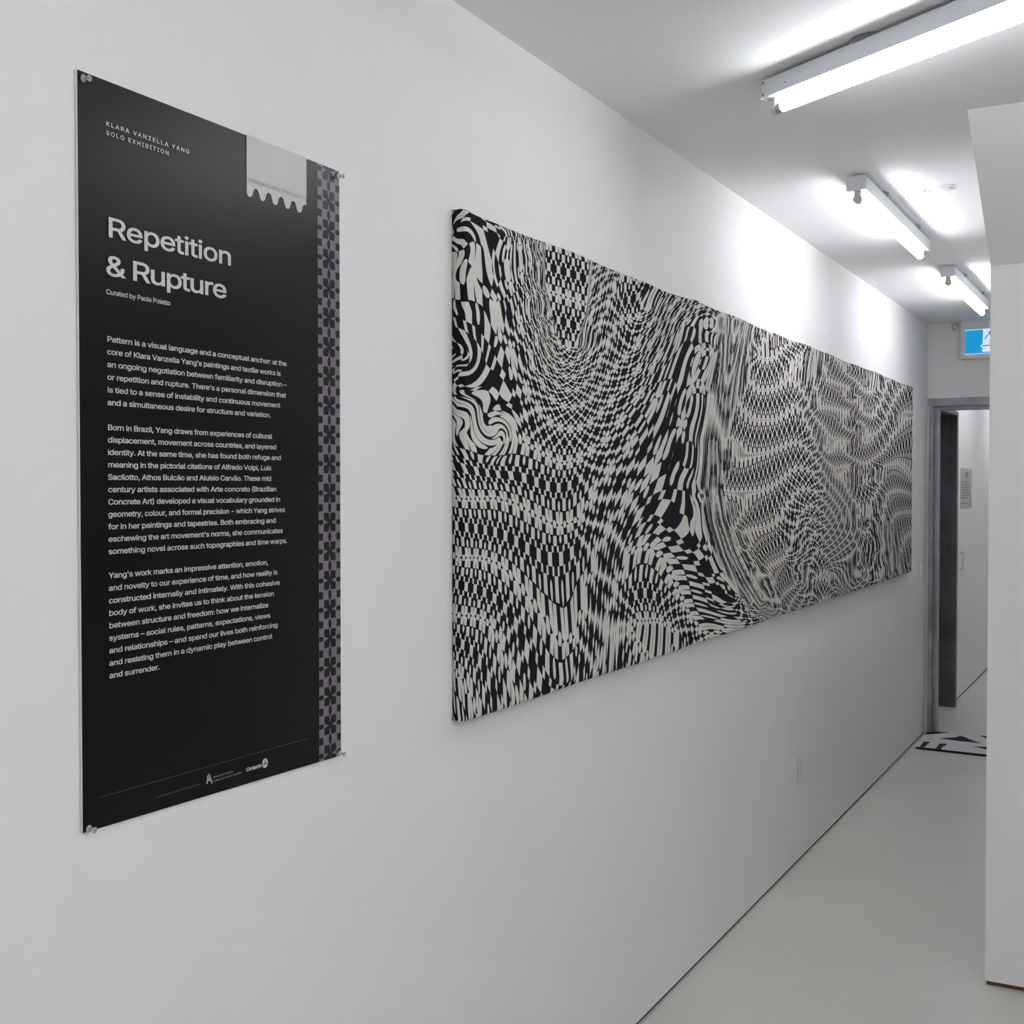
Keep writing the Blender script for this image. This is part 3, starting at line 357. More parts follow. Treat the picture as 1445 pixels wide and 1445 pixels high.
# ------------------------------------------------------------------ exhibition text panel
GL = {}
for ln in """ 188|
&448|197,-7 165,-5 136,1 110,12 88,26 69,42 54,62 43,84 36,108 34,133 36,154 40,173 47,189 58,205 70,220 85,235 101,249 120,264 140,279 216,335 237,352 255,375 262,405 260,420 255,434 245,445 233,454 219,459 201,461 168,453 145,431 137,399 145,363 152,352 159,340 169,327 179,314 191,300 204,284 438,0 364,0 171,231 121,293 108,310 96,327 87,344 81,361 77,379 75,398 77,420 82,440 91,458 102,474 117,488 134,499 154,507 176,512 200,513 224,512 246,507 266,499 283,488 297,475 308,459 317,442 322,424 324,404 323,389 320,375 315,362 309,349 301,336 291,325 281,314 269,303 256,293 154,217 135,202 121,188 110,174 103,161 98,146 97,131 98,115 102,101 109,87 118,76 130,66 143,57 158,51 175,48 193,46 213,48 232,52 251,59 269,69 286,81 301,95 315,112 327,131 336,151 343,174 348,198 349,224 408,224 406,194 403,167 397,144 389,124 380,107 371,92 345,62 333,47 315,30 294,17 271,7 246,-1 221,-5
'206|78,318 70,509 136,509 128,318
(273|89,207 90,244 94,283 101,324 107,354 114,384 122,413 132,441 145,477 160,510 177,539 236,539 219,503 204,466 191,428 179,390 169,351 161,313 156,276 152,241 151,207 152,176 155,145 160,115 167,83 177,50 188,16 198,-10 209,-38 222,-66 236,-96 177,-96 156,-59 139,-21 124,16 111,55 102,93 95,131 90,169
)273|37,-96 52,-66 64,-37 76,-9 86,18 97,52 106,85 113,116 118,147 121,177 122,207 121,241 117,276 112,313 104,351 94,390 82,428 69,466 54,503 37,539 97,539 113,510 128,477 142,441 151,413 159,384 167,354 173,323 179,283 183,244 184,207 183,168 178,130 171,92 161,53 149,15 134,-22 117,-59 97,-96
,188|38,-119 68,71 137,71 84,-119
-453|337,244 337,188 114,188 114,244
.188|95,-4 63,9 50,41 63,73 95,87 128,73 141,41 128,9
:188|95,-4 63,9 50,41 63,73 95,87 128,73 141,41 128,9|95,271 63,284 50,316 63,349 95,362 128,349 141,316 128,284
A480|16,0 201,509 276,509 463,0 395,0 287,302 280,323 272,346 264,372 255,402 244,438 232,478 245,478 233,437 222,402 213,371 204,345 197,322 191,302 85,0|110,142 110,199 370,199 370,142
B456|60,0 60,509 241,509 274,507 304,501 329,491 350,477 367,461 381,442 390,421 396,398 398,374 397,353 393,336 387,320 378,307 368,295 356,286 343,278 329,272 315,267 315,262 331,260 347,254 363,245 378,234 391,220 402,203 411,184 416,161 418,136 416,111 410,88 400,67 386,48 368,31 344,18 317,8 284,2 247,0|125,57 245,57 281,60 309,67 330,80 344,96 353,115 355,137 354,153 350,169 342,184 333,197 320,209 306,218 289,225 269,229 248,231 125,231|125,285 238,285 256,287 273,290 288,296 302,304 314,314 323,326 330,340 335,355 336,372 333,393 326,412 313,429 294,442 270,449 240,452 125,452
C510|267,-7 235,-5 205,1 177,11 150,25 126,42 104,63 86,88 70,115 57,146 48,179 42,215 40,254 42,293 48,329 57,362 70,393 86,421 104,445 126,466 150,484 177,498 205,508 235,514 267,516 293,514 317,511 340,504 362,496 383,485 402,471 419,456 435,438 448,418 459,397 467,373 473,348 408,348 404,365 397,380 389,395 380,407 369,418 357,428 344,437 330,444 315,449 300,453 284,455 267,456 237,453 209,445 184,432 161,414 141,391 125,364 113,332 106,295 103,254 106,213 113,177 125,145 141,117 161,94 184,76 210,63 237,56 267,53 284,54 300,56 315,60 330,65 344,72 357,81 369,90 380,102 389,114 397,128 404,144 408,160 473,160 467,135 459,112 448,91 435,71 420,53 402,38 383,24 363,13 341,5 317,-2 293,-6
D502|219,0 96,0 96,57 215,57 254,60 288,68 318,81 343,99 363,122 379,149 390,181 397,216 399,255 397,294 390,329 379,361 364,388 344,410 320,428 291,441 258,449 221,452 93,452 93,509 225,509 261,507 294,501 325,492 353,478 385,455 412,426 433,391 446,361 455,329 460,293 462,255 460,217 455,181 446,149 433,119 417,92 398,68 376,48 351,31 322,17 291,8 256,2|125,509 125,0 60,0 60,509
E419|60,0 60,509 372,509 372,452 125,452 125,286 355,286 355,229 125,229 125,57 375,57 375,0
G520|269,-7 236,-5 205,1 176,11 149,25 125,43 104,64 85,88 69,116 57,146 47,179 42,215 40,254 42,293 47,329 57,362 69,393 85,421 103,445 125,466 149,484 175,498 203,508 233,514 265,516 291,514 316,510 340,504 363,494 384,483 403,469 421,453 436,436 449,416 460,395 468,373 474,349 408,349 402,365 395,379 387,393 378,406 368,417 356,427 344,436 330,443 315,448 300,453 283,455 265,456 236,453 209,445 183,432 160,414 141,392 125,364 113,332 106,295 103,254 106,213 113,177 125,145 141,117 161,95 184,76 210,63 238,56 269,53 296,55 322,61 345,71 365,85 382,102 396,123 407,147 413,173 415,202 434,199 283,199 283,256 478,256 478,200 475,160 466,124 451,91 431,62 406,38 377,19 344,5 308,-4
H517|60,0 60,509 125,509 125,289 392,289 392,509 457,509 457,0 392,0 392,232 125,232 125,0
I300|31,0 31,57 118,57 118,452 31,452 31,509 269,509 269,452 183,452 183,57 269,57 269,0
J396|185,-7 143,-2 106,11 75,33 57,55 44,81 36,111 33,145 33,173 98,173 98,145 100,117 108,93 122,74 139,61 160,53 185,50 209,53 230,61 248,74 261,93 269,117 272,145 272,509 336,509 336,145 334,111 326,81 313,55 294,33 263,11 227,-2
K467|104,145 104,216 116,231 128,246 139,261 151,275 162,289 174,303 187,317 199,331 212,344 364,509 448,509 231,276 228,276|60,0 60,509 125,509 125,334 124,225 125,193 125,0|372,0 188,259 228,309 449,0
L393|60,0 60,509 125,509 125,57 361,57 361,0
N523|60,0 60,509 136,509 343,183 363,151 371,137 379,122 388,107 396,90 405,73 414,55 405,54 403,72 402,90 401,108 400,126 399,142 399,157 399,195 399,509 463,509 463,0 387,0 202,290 194,303 186,317 177,331 168,346 159,363 148,381 108,452 119,454 122,384 123,363 124,345 124,328 125,291 125,0
O533|267,-7 235,-5 205,1 177,11 150,25 126,42 105,63 86,88 70,115 57,146 48,179 42,215 40,254 42,293 48,329 57,362 70,393 86,421 105,445 126,466 150,484 177,498 205,508 235,514 267,516 299,514 329,508 357,498 384,484 408,466 429,445 448,421 464,393 477,362 486,329 491,293 493,254 491,215 486,179 477,146 464,115 448,88 429,63 408,42 384,25 357,11 329,1 299,-5|267,53 296,55 324,63 349,76 372,94 392,116 408,144 420,176 428,213 430,254 428,295 420,332 408,365 392,392 372,415 349,433 324,446 296,453 267,456 237,453 210,445 184,433 161,415 142,392 125,364 113,332 106,295 103,254 106,213 113,176 125,144 142,117 161,94 184,76 210,63 237,55
P445|60,0 60,509 235,509 272,506 305,499 332,487 356,471 375,452 390,430 400,404 407,377 409,348 407,318 400,291 390,265 375,243 356,223 332,207 305,195 272,188 235,186 109,186 109,242 233,242 257,244 279,248 297,256 312,266 324,279 333,294 339,310 343,328 344,348 343,367 339,385 333,402 324,416 312,428 297,439 279,446 257,451 232,452 125,452 125,0
R449|60,0 60,509 236,509 273,506 305,500 333,489 356,473 376,455 390,433 401,408 407,381 409,352 407,323 401,296 390,271 376,250 356,232 333,217 305,206 273,200 236,198 96,198 96,255 234,255 258,256 280,260 298,267 313,276 325,287 334,300 340,316 344,333 345,352 344,371 340,389 334,405 325,419 313,430 298,440 279,446 258,451 233,452 125,452 125,0|353,0 230,229 303,229 428,0
S447|224,-9 188,-7 156,-1 128,9 102,23 81,40 64,60 51,83 42,109 38,137 104,137 108,118 114,102 123,88 136,76 150,66 166,59 185,53 204,50 224,49 246,50 267,54 286,60 303,69 317,79 329,92 338,106 344,122 346,139 344,154 340,168 332,179 322,189 310,197 296,205 280,211 263,217 245,222 184,239 145,253 112,269 86,289 67,313 56,341 52,372 54,400 62,425 75,448 92,468 113,484 138,498 165,508 195,514 227,516 259,514 289,508 316,498 340,484 360,468 377,449 390,427 398,403 401,378 337,378 332,402 320,421 302,437 280,449 254,456 225,459 204,457 185,454 167,448 152,440 139,430 129,418 121,405 117,391 115,376 117,359 122,345 131,334 142,324 155,315 169,308 184,302 198,297 212,293 264,279 279,275 295,270 312,264 328,256 344,248 359,238 372,226 384,213 395,198 402,180 407,161 408,139 406,112 399,87 386,64 370,43 349,25 323,11 294,0 261,-7
T449|32,452 32,509 417,509 417,452 257,452 257,0 193,0 193,452
U517|259,-8 220,-6 186,2 154,15 126,33 103,55 85,80 71,108 63,140 60,173 60,509 124,509 124,178 126,155 132,133 141,113 153,95 169,80 187,68 208,59 232,53 259,52 285,53 309,59 331,68 349,80 364,95 377,113 385,133 391,155 393,178 393,509 457,509 457,173 454,140 446,108 433,80 414,55 391,33 363,15 332,2 297,-6
V480|204,0 16,509 84,509 192,206 199,187 207,164 215,137 225,106 236,71 248,31 235,31 247,71 257,107 267,138 276,165 283,187 290,206 395,509 463,509 278,0
W686|155,0 16,509 82,509 163,196 167,179 172,162 175,145 179,128 183,111 187,94 190,76 194,58 197,40 189,40 193,58 196,76 200,94 203,111 207,128 211,145 215,162 220,179 224,196 306,509 380,509 462,196 466,179 470,162 474,145 478,128 482,111 486,94 490,76 494,58 497,40 488,40 492,58 495,76 499,94 503,111 506,128 510,145 523,196 603,509 670,509 530,0 455,0 368,323 362,345 357,368 351,391 346,417 341,445 336,475 350,475 345,446 340,420 335,395 330,371 324,347 318,323 230,0
X474|18,0 217,284 217,236 29,509 104,509 178,400 188,386 196,373 204,361 223,329 230,318 236,305 243,292 232,292 239,305 246,317 252,329 272,361 280,373 288,386 298,400 374,509 446,509 259,239 259,287 456,0 382,0 292,129 283,142 275,154 268,165 250,195 244,206 237,218 230,231 244,231 225,196 206,166 199,155 191,143 182,129 91,0
Y472|203,0 203,208 16,509 91,509 192,344 203,327 213,309 222,292 231,274 240,254 250,230 224,230 233,254 242,275 251,293 260,310 270,327 280,344 381,509 455,509 268,208 268,0
Z438|42,0 42,46 273,385 284,400 295,415 306,431 318,446 329,461 341,476 348,454 327,453 306,453 285,452 265,452 244,452 223,452 40,452 40,509 397,509 397,462 169,129 157,113 146,97 134,81 122,65 110,49 97,33 90,54 111,55 131,56 152,57 173,57 193,57 214,57 399,57 399,0
a389|160,-9 137,-7 115,-3 94,5 76,15 60,29 48,45 38,63 32,84 30,108 32,128 36,146 43,161 53,174 64,184 78,193 92,200 108,206 125,211 143,214 161,217 178,220 200,223 218,225 234,227 265,235 276,255 276,257 275,272 272,285 267,297 240,322 227,327 212,330 196,331 178,330 163,327 149,322 118,301 100,274 41,291 51,313 64,331 79,346 95,358 114,368 133,375 153,380 173,383 194,384 208,384 223,382 239,379 255,375 271,369 286,360 300,350 312,336 322,320 330,301 335,278 337,251 337,0 277,0 277,52 272,52 252,25 242,16 229,8 215,1 199,-4 181,-7|170,45 192,47 211,51 228,59 242,68 254,80 263,93 270,108 274,122 276,138 276,190 259,182 231,176 200,171 175,168 161,166 147,163 134,159 103,139 92,105 102,72 130,52 142,48 156,46
b424|229,-8 208,-7 189,-3 172,4 159,12 147,21 138,31 118,59 112,59 112,0 53,0 53,509 114,509 114,319 118,319 137,346 147,355 158,364 171,373 188,379 207,383 229,384 259,382 287,374 313,361 335,342 354,320 370,293 381,261 388,227 390,189 388,151 381,116 370,84 355,57 336,34 313,16 288,3 260,-6|220,47 242,49 262,55 279,66 294,80 306,97 316,117 323,139 327,163 328,189 327,215 323,239 316,261 307,281 295,298 280,311 262,322 243,328 220,330 198,328 178,322 161,312 147,299 134,282 125,263 118,241 114,216 113,189 114,162 118,138 125,115 135,95 147,78 162,65 179,55 198,49
c396|207,-8 174,-5 144,3 117,16 93,35 72,58 56,85 44,116 37,150 34,187 37,225 44,260 56,291 72,318 93,341 117,360 144,374 174,382 207,384 226,384 243,381 260,377 276,371 291,364 305,356 318,346 330,335 340,322 349,308 356,293 362,277 303,262 290,289 270,311 242,325 207,330 184,328 163,321 145,310 130,296 118,278 108,258 102,236 98,212 96,187 98,163 102,139 108,117 118,97 130,80 145,66 163,55 184,49 207,46 243,52 271,66 292,89 304,117 363,102 357,86 350,70 341,56 331,43 319,32 306,21 292,12 277,5 261,-1 244,-5 226,-7
d424|195,-8 165,-6 137,3 111,16 89,34 70,57 55,84 43,116 36,151 34,189 36,227 43,261 55,293 70,320 89,342 112,361 137,374 165,382 196,384 218,383 237,379 253,373 267,364 278,355 287,346 306,319 311,319 311,509 372,509 372,0 313,0 313,59 307,59 287,31 277,21 266,12 252,4 236,-3 217,-7|205,47 226,49 246,55 263,65 278,78 290,95 299,115 306,138 310,162 312,189 310,216 306,241 300,263 290,282 278,299 263,312 246,322 227,328 205,330 182,328 162,322 145,311 130,298 118,281 108,261 102,239 98,215 96,189 98,163 102,139 109,117 118,97 130,80 145,66 162,55 182,49
e404|212,-8 177,-5 145,3 117,16 92,35 72,58 56,85 44,116 37,150 34,187 36,224 44,258 55,290 71,317 91,340 115,359 142,373 172,382 205,384 226,383 246,380 266,374 285,366 303,355 319,341 334,324 347,305 357,282 365,256 370,227 371,194 371,169 75,169 75,221 338,221 310,202 308,226 304,248 298,269 288,286 277,301 263,314 246,323 227,328 205,330 183,328 164,323 146,313 131,301 119,286 109,270 102,251 97,231 96,211 96,178 98,151 102,127 110,106 121,88 135,73 151,61 169,53 190,48 212,46 227,47 241,49 254,53 285,73 306,105 365,91 358,72 348,55 335,39 320,26 302,14 283,4 261,-3 237,-7
f254|228,379 228,327 6,327 6,379|81,0 81,432 82,452 87,470 96,486 107,499 120,510 135,519 152,525 169,529 187,530 222,527 243,521 227,468 215,472 195,474 178,472 164,468 154,460 147,449 143,435 142,419 142,0
g425|207,-151 180,-149 156,-146 134,-140 114,-132 97,-122 82,-110 70,-97 59,-84 51,-69 101,-41 122,-66 154,-88 169,-93 187,-96 207,-97 236,-95 261,-87 282,-75 298,-58 308,-34 311,-6 311,68 306,68 287,41 277,32 266,23 252,16 236,10 217,6 195,5 165,7 138,14 113,27 90,43 71,65 55,90 43,120 36,154 34,191 36,229 43,263 55,293 71,320 90,342 112,361 138,374 166,382 196,384 218,383 237,379 253,373 267,365 279,356 288,346 308,319 313,319 313,379 372,379 372,-9 370,-40 363,-67 350,-90 334,-109 314,-124 291,-136 265,-144 237,-149|205,59 227,61 246,66 264,75 278,87 290,103 300,121 307,142 311,166 312,193 311,219 307,242 300,264 291,283 279,299 264,312 247,322 227,328 205,330 182,328 163,322 145,312 130,298 118,282 109,262 102,241 98,218 96,193 98,167 102,144 109,123 118,104 131,88 145,76 163,66 183,61
h410|114,227 114,0 53,0 53,509 114,509 114,287 102,287 116,319 132,344 152,362 175,374 200,382 227,384 252,383 275,377 295,369 313,356 328,340 341,321 350,298 355,271 357,240 357,0 296,0 296,235 293,263 286,286 273,304 256,318 235,326 210,329 192,328 176,324 161,317 147,308 136,297 126,283 119,266 115,248
i167|53,0 53,379 114,379 114,0|84,443 54,455 41,483 54,512 84,524 114,512 126,483 114,455
k381|110,137 110,212 121,212 284,379 360,379 184,199 177,199|53,0 53,509 114,509 114,0|294,0 148,186 191,229 372,0
l189|139,-2 112,0 91,8 74,20 62,37 55,59 53,84 53,509 114,509 114,99 120,62 146,52 160,53 170,54 181,3 162,-1
m610|53,0 53,379 112,379 112,295 108,295 114,314 122,331 132,346 144,358 158,368 172,376 187,382 203,385 219,386 245,383 268,375 287,361 303,342 314,320 321,295 312,295 318,312 326,329 337,343 350,356 364,366 381,375 398,381 417,385 437,386 458,385 478,380 497,372 514,361 529,346 541,328 550,307 555,283 557,255 557,0 496,0 496,254 493,279 485,298 473,313 456,323 438,329 419,330 402,329 387,326 374,320 363,312 353,302 345,290 340,277 336,263 335,247 335,0 274,0 274,260 272,280 265,297 253,311 238,322 220,328 199,330 185,329 171,326 158,320 145,312 135,302 126,289 119,274 115,257 114,238 114,0
n410|114,227 114,0 53,0 53,379 112,379 112,287 102,287 116,319 132,344 152,362 175,374 200,382 227,384 252,383 275,377 295,369 313,356 328,340 341,321 350,298 355,271 357,240 357,0 296,0 296,235 293,263 286,286 273,304 256,318 235,326 210,329 192,328 176,324 161,317 147,308 136,297 126,283 119,266 115,248
o415|207,-8 174,-5 144,3 117,16 93,35 72,58 56,85 44,116 37,150 34,187 37,225 44,260 56,291 72,318 93,341 117,360 144,374 174,382 207,384 241,382 271,374 299,360 323,341 343,318 359,291 371,260 379,225 381,187 379,150 371,116 359,85 343,58 323,35 299,16 271,3 241,-5|207,46 231,49 252,55 270,66 285,80 298,97 307,117 314,139 318,163 319,187 318,212 314,236 307,258 298,278 285,296 270,310 252,321 231,328 207,330 184,328 163,321 145,310 130,296 118,278 108,258 102,236 98,212 96,187 98,163 102,139 108,117 118,97 130,80 145,66 163,55 184,49
p424|53,-143 53,379 112,379 112,319 118,319 137,346 147,355 158,364 171,373 188,379 207,383 229,384 259,382 287,374 313,361 335,342 354,320 370,293 381,261 388,227 390,189 388,151 381,116 370,84 355,57 336,34 313,16 288,3 260,-6 229,-8 208,-7 189,-3 173,4 159,12 147,21 138,31 118,59 114,59 114,-143|220,47 242,49 262,55 279,66 294,80 306,97 316,117 323,139 327,163 328,189 327,215 323,239 316,261 307,281 295,298 280,311 262,322 243,328 220,330 198,328 178,322 161,312 147,299 134,282 125,263 118,241 114,216 113,189 114,162 118,138 125,115 135,95 147,78 162,65 179,55 198,49
r259|53,0 53,379 112,379 112,321 115,321 124,339 137,354 152,367 171,377 191,383 213,385 229,384 243,384 243,322 230,324 207,326 190,324 174,321 159,315 146,306 135,296 126,284 119,269 115,254 114,237 114,0
s365|182,-8 157,-7 133,-3 112,3 93,12 76,24 62,38 50,54 41,73 36,94 94,107 101,87 111,72 124,60 141,52 160,47 181,45 206,47 227,53 244,62 258,74 265,88 268,103 254,136 243,144 229,150 212,155 149,170 118,180 92,192 72,208 58,227 50,249 47,274 49,295 55,314 65,332 79,347 95,360 115,370 137,378 161,383 187,384 212,383 234,379 254,372 271,363 286,352 299,339 309,324 318,308 324,290 268,277 262,291 254,304 243,316 228,325 210,331 187,333 166,331 147,326 131,317 119,305 111,292 109,277 124,243 136,235 152,229 172,223 229,209 261,200 287,187 306,171 320,153 328,131 331,107 329,85 323,65 312,47 298,31 281,18 260,6 236,-2 210,-7
t227|204,379 204,327 6,327 6,379|65,471 126,471 126,98 136,61 170,50 185,51 202,54 213,2 192,-3 168,-4 138,-1 113,7 92,21 77,41 68,64 65,93
u410|182,-5 158,-3 135,2 115,11 97,23 82,39 69,59 60,82 54,109 53,139 53,379 114,379 114,144 116,117 124,94 137,75 154,61 175,53 200,50 218,51 234,55 249,62 263,71 274,83 283,97 290,113 295,132 296,153 296,379 357,379 357,0 298,0 298,92 307,92 294,60 277,35 257,17 234,5 209,-3
v389|163,0 17,379 84,379 165,155 173,132 180,110 187,87 193,64 199,42 206,21 184,21 191,42 197,64 203,87 209,110 216,132 224,155 305,379 371,379 226,0
w567|138,0 23,379 87,379 133,214 140,190 147,164 154,137 161,107 168,75 175,41 165,41 172,74 179,105 186,135 192,163 199,189 206,214 252,379 316,379 362,214 368,189 375,163 382,136 388,106 395,75 402,41 391,41 399,75 406,106 413,135 420,163 427,189 434,214 480,379 545,379 429,0 368,0 319,172 305,225 300,243 295,262 291,280 277,338 291,338 277,280 272,262 267,243 263,225 258,207 253,189 248,172 199,0
x379|21,0 171,218 171,171 29,379 100,379 147,306 159,287 170,270 179,253 188,237 198,221 207,206 175,206 185,221 194,237 202,253 211,270 222,287 233,306 282,379 352,379 209,169 209,214 358,0 287,0 231,85 219,103 209,120 200,136 191,152 182,167 173,182 205,182 195,167 187,152 178,136 170,120 160,103 148,85 91,0
y389|47,-139 61,-86 71,-87 104,-89 130,-74 138,-64 145,-51 151,-36 163,-1 17,379 84,379 165,155 173,132 180,109 187,87 193,64 199,42 206,21 184,21 190,42 196,64 202,87 209,110 216,132 224,155 305,379 371,379 204,-58 196,-77 187,-93 177,-107 165,-119 153,-128 139,-136 125,-141 109,-144 91,-145 65,-143
z380|42,0 42,46 254,320 254,323 48,323 48,379 333,379 333,331 126,60 126,56 339,56 339,0
ã389|160,-9 137,-7 115,-3 94,5 76,15 60,29 48,45 38,63 32,84 30,108 32,128 36,146 43,161 53,174 64,184 78,193 92,200 108,206 125,211 143,214 161,217 178,220 200,223 218,225 234,227 265,235 276,255 276,257 275,272 272,285 267,297 240,322 227,327 212,330 196,331 178,330 163,327 149,322 118,301 100,274 41,291 51,313 64,331 79,346 95,358 114,368 133,375 153,380 173,383 194,384 208,384 223,382 239,379 255,375 271,369 286,360 300,350 312,336 322,320 330,301 335,278 337,251 337,0 277,0 277,52 272,52 252,25 242,16 229,8 215,1 199,-4 181,-7|170,45 192,47 211,51 228,59 242,68 254,80 263,93 270,108 274,122 276,138 276,190 259,182 231,176 200,171 175,168 161,166 147,163 134,159 103,139 92,105 102,72 130,52 142,48 156,46|234,446 209,450 186,460 166,470 151,475 138,466 133,448 90,448 92,467 97,484 104,498 115,509 128,516 145,518 170,514 191,504 210,494 227,490 240,496 247,517 288,517 286,497 281,480 273,466 263,455 249,448
í167|53,0 53,379 114,379 114,0|57,429 104,529 173,529 107,429
–350|350,244 350,188 0,188 0,244""".split('\n'):
    ch, rest = ln[0], ln[1:].split('|')
    GL[ch] = (int(rest[0]), [[tuple(map(int, p.split(','))) for p in s.split(' ')] for s in rest[1:] if s])
from mathutils.geometry import delaunay_2d_cdt
GC = {}
def glyph(ch, off):
    """filled triangles of a glyph (1000 units per em), made bolder by off units"""
    if (ch, off) in GC: return GC[ch, off]
    cs = []
    for c in GL[ch][1]:
        p = [c[0]]
        for q in c[1:]:
            if math.dist(q, p[-1]) > 4: p.append(q)
        if math.dist(p[0], p[-1]) <= 4: p.pop()
        o = []
        for i in range(len(p)):
            a, b_, c_ = Vector(p[i - 1]), Vector(p[i]), Vector(p[(i + 1) % len(p)])
            d1, d2 = (b_ - a).normalized(), (c_ - b_).normalized(); n_ = Vector((-d1.y - d2.y, d1.x + d2.x))
            if n_.length < 1e-3: n_ = Vector((-d1.y, d1.x))
            n_.normalize(); cs_ = max(.62, n_.dot(Vector((-d1.y, d1.x)))); o.append(b_ + n_ * (off / cs_))
        cs.append(o)
    V, Ed = [], []
    for o in cs:
        k = len(V); V += o; Ed += [(k + i, k + (i + 1) % len(o)) for i in range(len(o))]
    if not V: GC[ch, off] = (np.zeros((0, 2)), []); return GC[ch, off]
    r = delaunay_2d_cdt(V, Ed, [], 0, .05); vv = r[0]; keep = []
    def wind(p):
        n_ = 0
        for o in cs:
            for i in range(len(o)):
                a, b_ = o[i - 1], o[i]
                if (a.y > p.y) != (b_.y > p.y) and p.x < a.x + (p.y - a.y) / (b_.y - a.y) * (b_.x - a.x): n_ += 1 if b_.y > a.y else -1
        return n_
    for f in r[2]:
        if wind(sum((vv[i] for i in f), Vector((0, 0))) / len(f)): keep.append(tuple(f))
    GC[ch, off] = (np.array([tuple(v) for v in vv]), keep); return GC[ch, off]
def text_obj(name, rows, m, parent, x, off=0):
    """rows: (text, y_start, z_baseline, size, y_end, tracking); flat print in the wall's y-z plane, off = extra weight"""
    V, F = [], []; k = 0
    for txt, y0, z0, sz, y1, tr in rows:
        W = sum(GL[c][0] for c in txt) + tr * (len(txt) - 1); sx = (y1 - y0) / (W / 1000 - .09); pen = -45
        for c in txt:
            v, f = glyph(c, off)
            for p in v: V.append((x, y0 + (p[0] + pen) / 1000 * sx, z0 + p[1] / 1000 * sz))
            F += [tuple(k + i for i in t_) for t_ in f]; k += len(v); pen += GL[c][0] + tr
    me = bpy.data.meshes.new(name); me.from_pydata(V, [], F); me.update()
    for p in me.polygons:
        if p.normal.x < 0: p.flip()
    return link(name, me, m, parent)

PRINT = mat('black_print', (.0022, .0022, .002), .34, spec=.29)
INK = mat('white_print', (.64, .64, .65), .5, spec=.4)
INKD = mat('grey_print', (.05, .05, .05), .5)
TAGC = mat('cream_print', (.62, .60, .56), .45, spec=.4)
EDGE = mat('panel_core', (.72, .72, .72), .6)
PYL, PYR = 1.2235, 1.842
def ztop(y): return 2.2072 - .003 * (y - PYL) / (PYR - PYL)
def zbot(y): return 1.1135 - .009 * (y - PYL) / (PYR - PYL)
pan = thing('exhibition_panel', 'tall black exhibition text panel pinned to the left wall', 'poster', (0, PYL, 1.11))
pan_off = Matrix.Translation((0, -PYL, -1.11))
def pp(o): o.matrix_parent_inverse = pan_off; return o
def sheet(name, y0, y1, xa, xb, m, bottom=None, top=None, uv=None, n=14):
    """slightly bowed sheet from y0 to y1 between xa and xb"""
    bm = bmesh.new(); k = 16
    def bow(y, z): return .0015 * math.sin(math.pi * (y - PYL) / (PYR - PYL)) * math.sin(math.pi * (z - 1.11) / 1.1) 
    g = []
    for xx in (xa, xb):
        r = []
        for i in range(n + 1):
            y = y0 + (y1 - y0) * i / n; zb = zbot(y) if bottom is None else bottom; zt = ztop(y) if top is None else top
            r.append([bm.verts.new((xx + (bow(y, zb + (zt - zb) * j / k)), y, zb + (zt - zb) * j / k)) for j in range(k + 1)])
        g.append(r)
    a, b = g
    for i in range(n):
        for j in range(k):
            bm.faces.new((b[i][j], b[i + 1][j], b[i + 1][j + 1], b[i][j + 1])); bm.faces.new((a[i][j + 1], a[i + 1][j + 1], a[i + 1][j], a[i][j]))
    for j in range(k):
        bm.faces.new((a[0][j], b[0][j], b[0][j + 1], a[0][j + 1])); bm.faces.new((b[n][j], a[n][j], a[n][j + 1], b[n][j + 1]))
    for i in range(n):
        bm.faces.new((a[i][0], a[i + 1][0], b[i + 1][0], b[i][0])); bm.faces.new((b[i][k], b[i + 1][k], a[i + 1][k], a[i][k]))
    if uv:
        L = bm.loops.layers.uv.new('pattern')
        for f in bm.faces:
            for l in f.loops: l[L].uv = uv(l.vert.co.y, l.vert.co.z)
    return from_bm(name, bm, m, pan)
pp(sheet('backing_board', PYL - .0015, PYR, .0008, .0046, EDGE))
pp(sheet('printed_sheet', PYL, PYR, .0046, .0050, PRINT))
def strip_mask(s, t):
    a, b = fold(s), fold(t)
    f = (a < .33) & (b < .325) & (a < ((b - .06) * .2).clip()).inv() & (b < ((a - .08) * .3).clip()).inv()
    f = f & (((a - .15) | 0.) * ((a - .15) | 0.) + ((b - .15) | 0.) * ((b - .15) | 0.) < .055)
    e = (a * a / .0081 + (b - .5) * (b - .5) / .0272) < 1.
    d = ((a - .5) * (a - .5) / .0196 + b * b / .0081) < 1.
    q = (a > .385) & (b > .375)
    return f | e | d | q
STRIP = mix_mat('strip_print', strip_mask, (.20, .175, .20), (.007, .006, .007), .36, .30)
pp(sheet('pattern_strip', 1.7753, PYR - .0002, .0050, .0052, STRIP, uv=lambda y, z: ((y - 1.8086) / .0540, (z - 1.3852) / .0541), n=4))
# tag with the scalloped lower edge hanging from the top
TY0, TY1 = 1.5812, 1.7417
pts = [(TY0, 2.2055)]
P = 33.3e-3; zt_, zl = 2.1205, 2.1035
ptl = []
n = 90
for i in range(n + 1):
    y = TY0 + (TY1 - TY0) * i / n; ph = (y - 1.5885) / P * 2 * math.pi
    z = (zt_ + zl) / 2 - (zt_ - zl) / 2 * math.tanh(1.6 * math.cos(ph)) / math.tanh(1.6)
    ptl.append((y, z))
bm = bmesh.new()
T1 = [bm.verts.new((.0066, y, 2.2063 - .0008 * (y - TY0) / .16)) for y, z in ptl]; B1 = [bm.verts.new((.0062, y, z)) for y, z in ptl]
for i in range(n): bm.faces.new((B1[i], B1[i + 1], T1[i + 1], T1[i]))
r = bmesh.ops.extrude_face_region(bm, geom=bm.faces[:])
for v in r['geom']:
    if isinstance(v, bmesh.types.BMVert): v.co.x -= .0006
pp(from_bm('venue_tag', bm, TAGC, pan))
XT = .00665
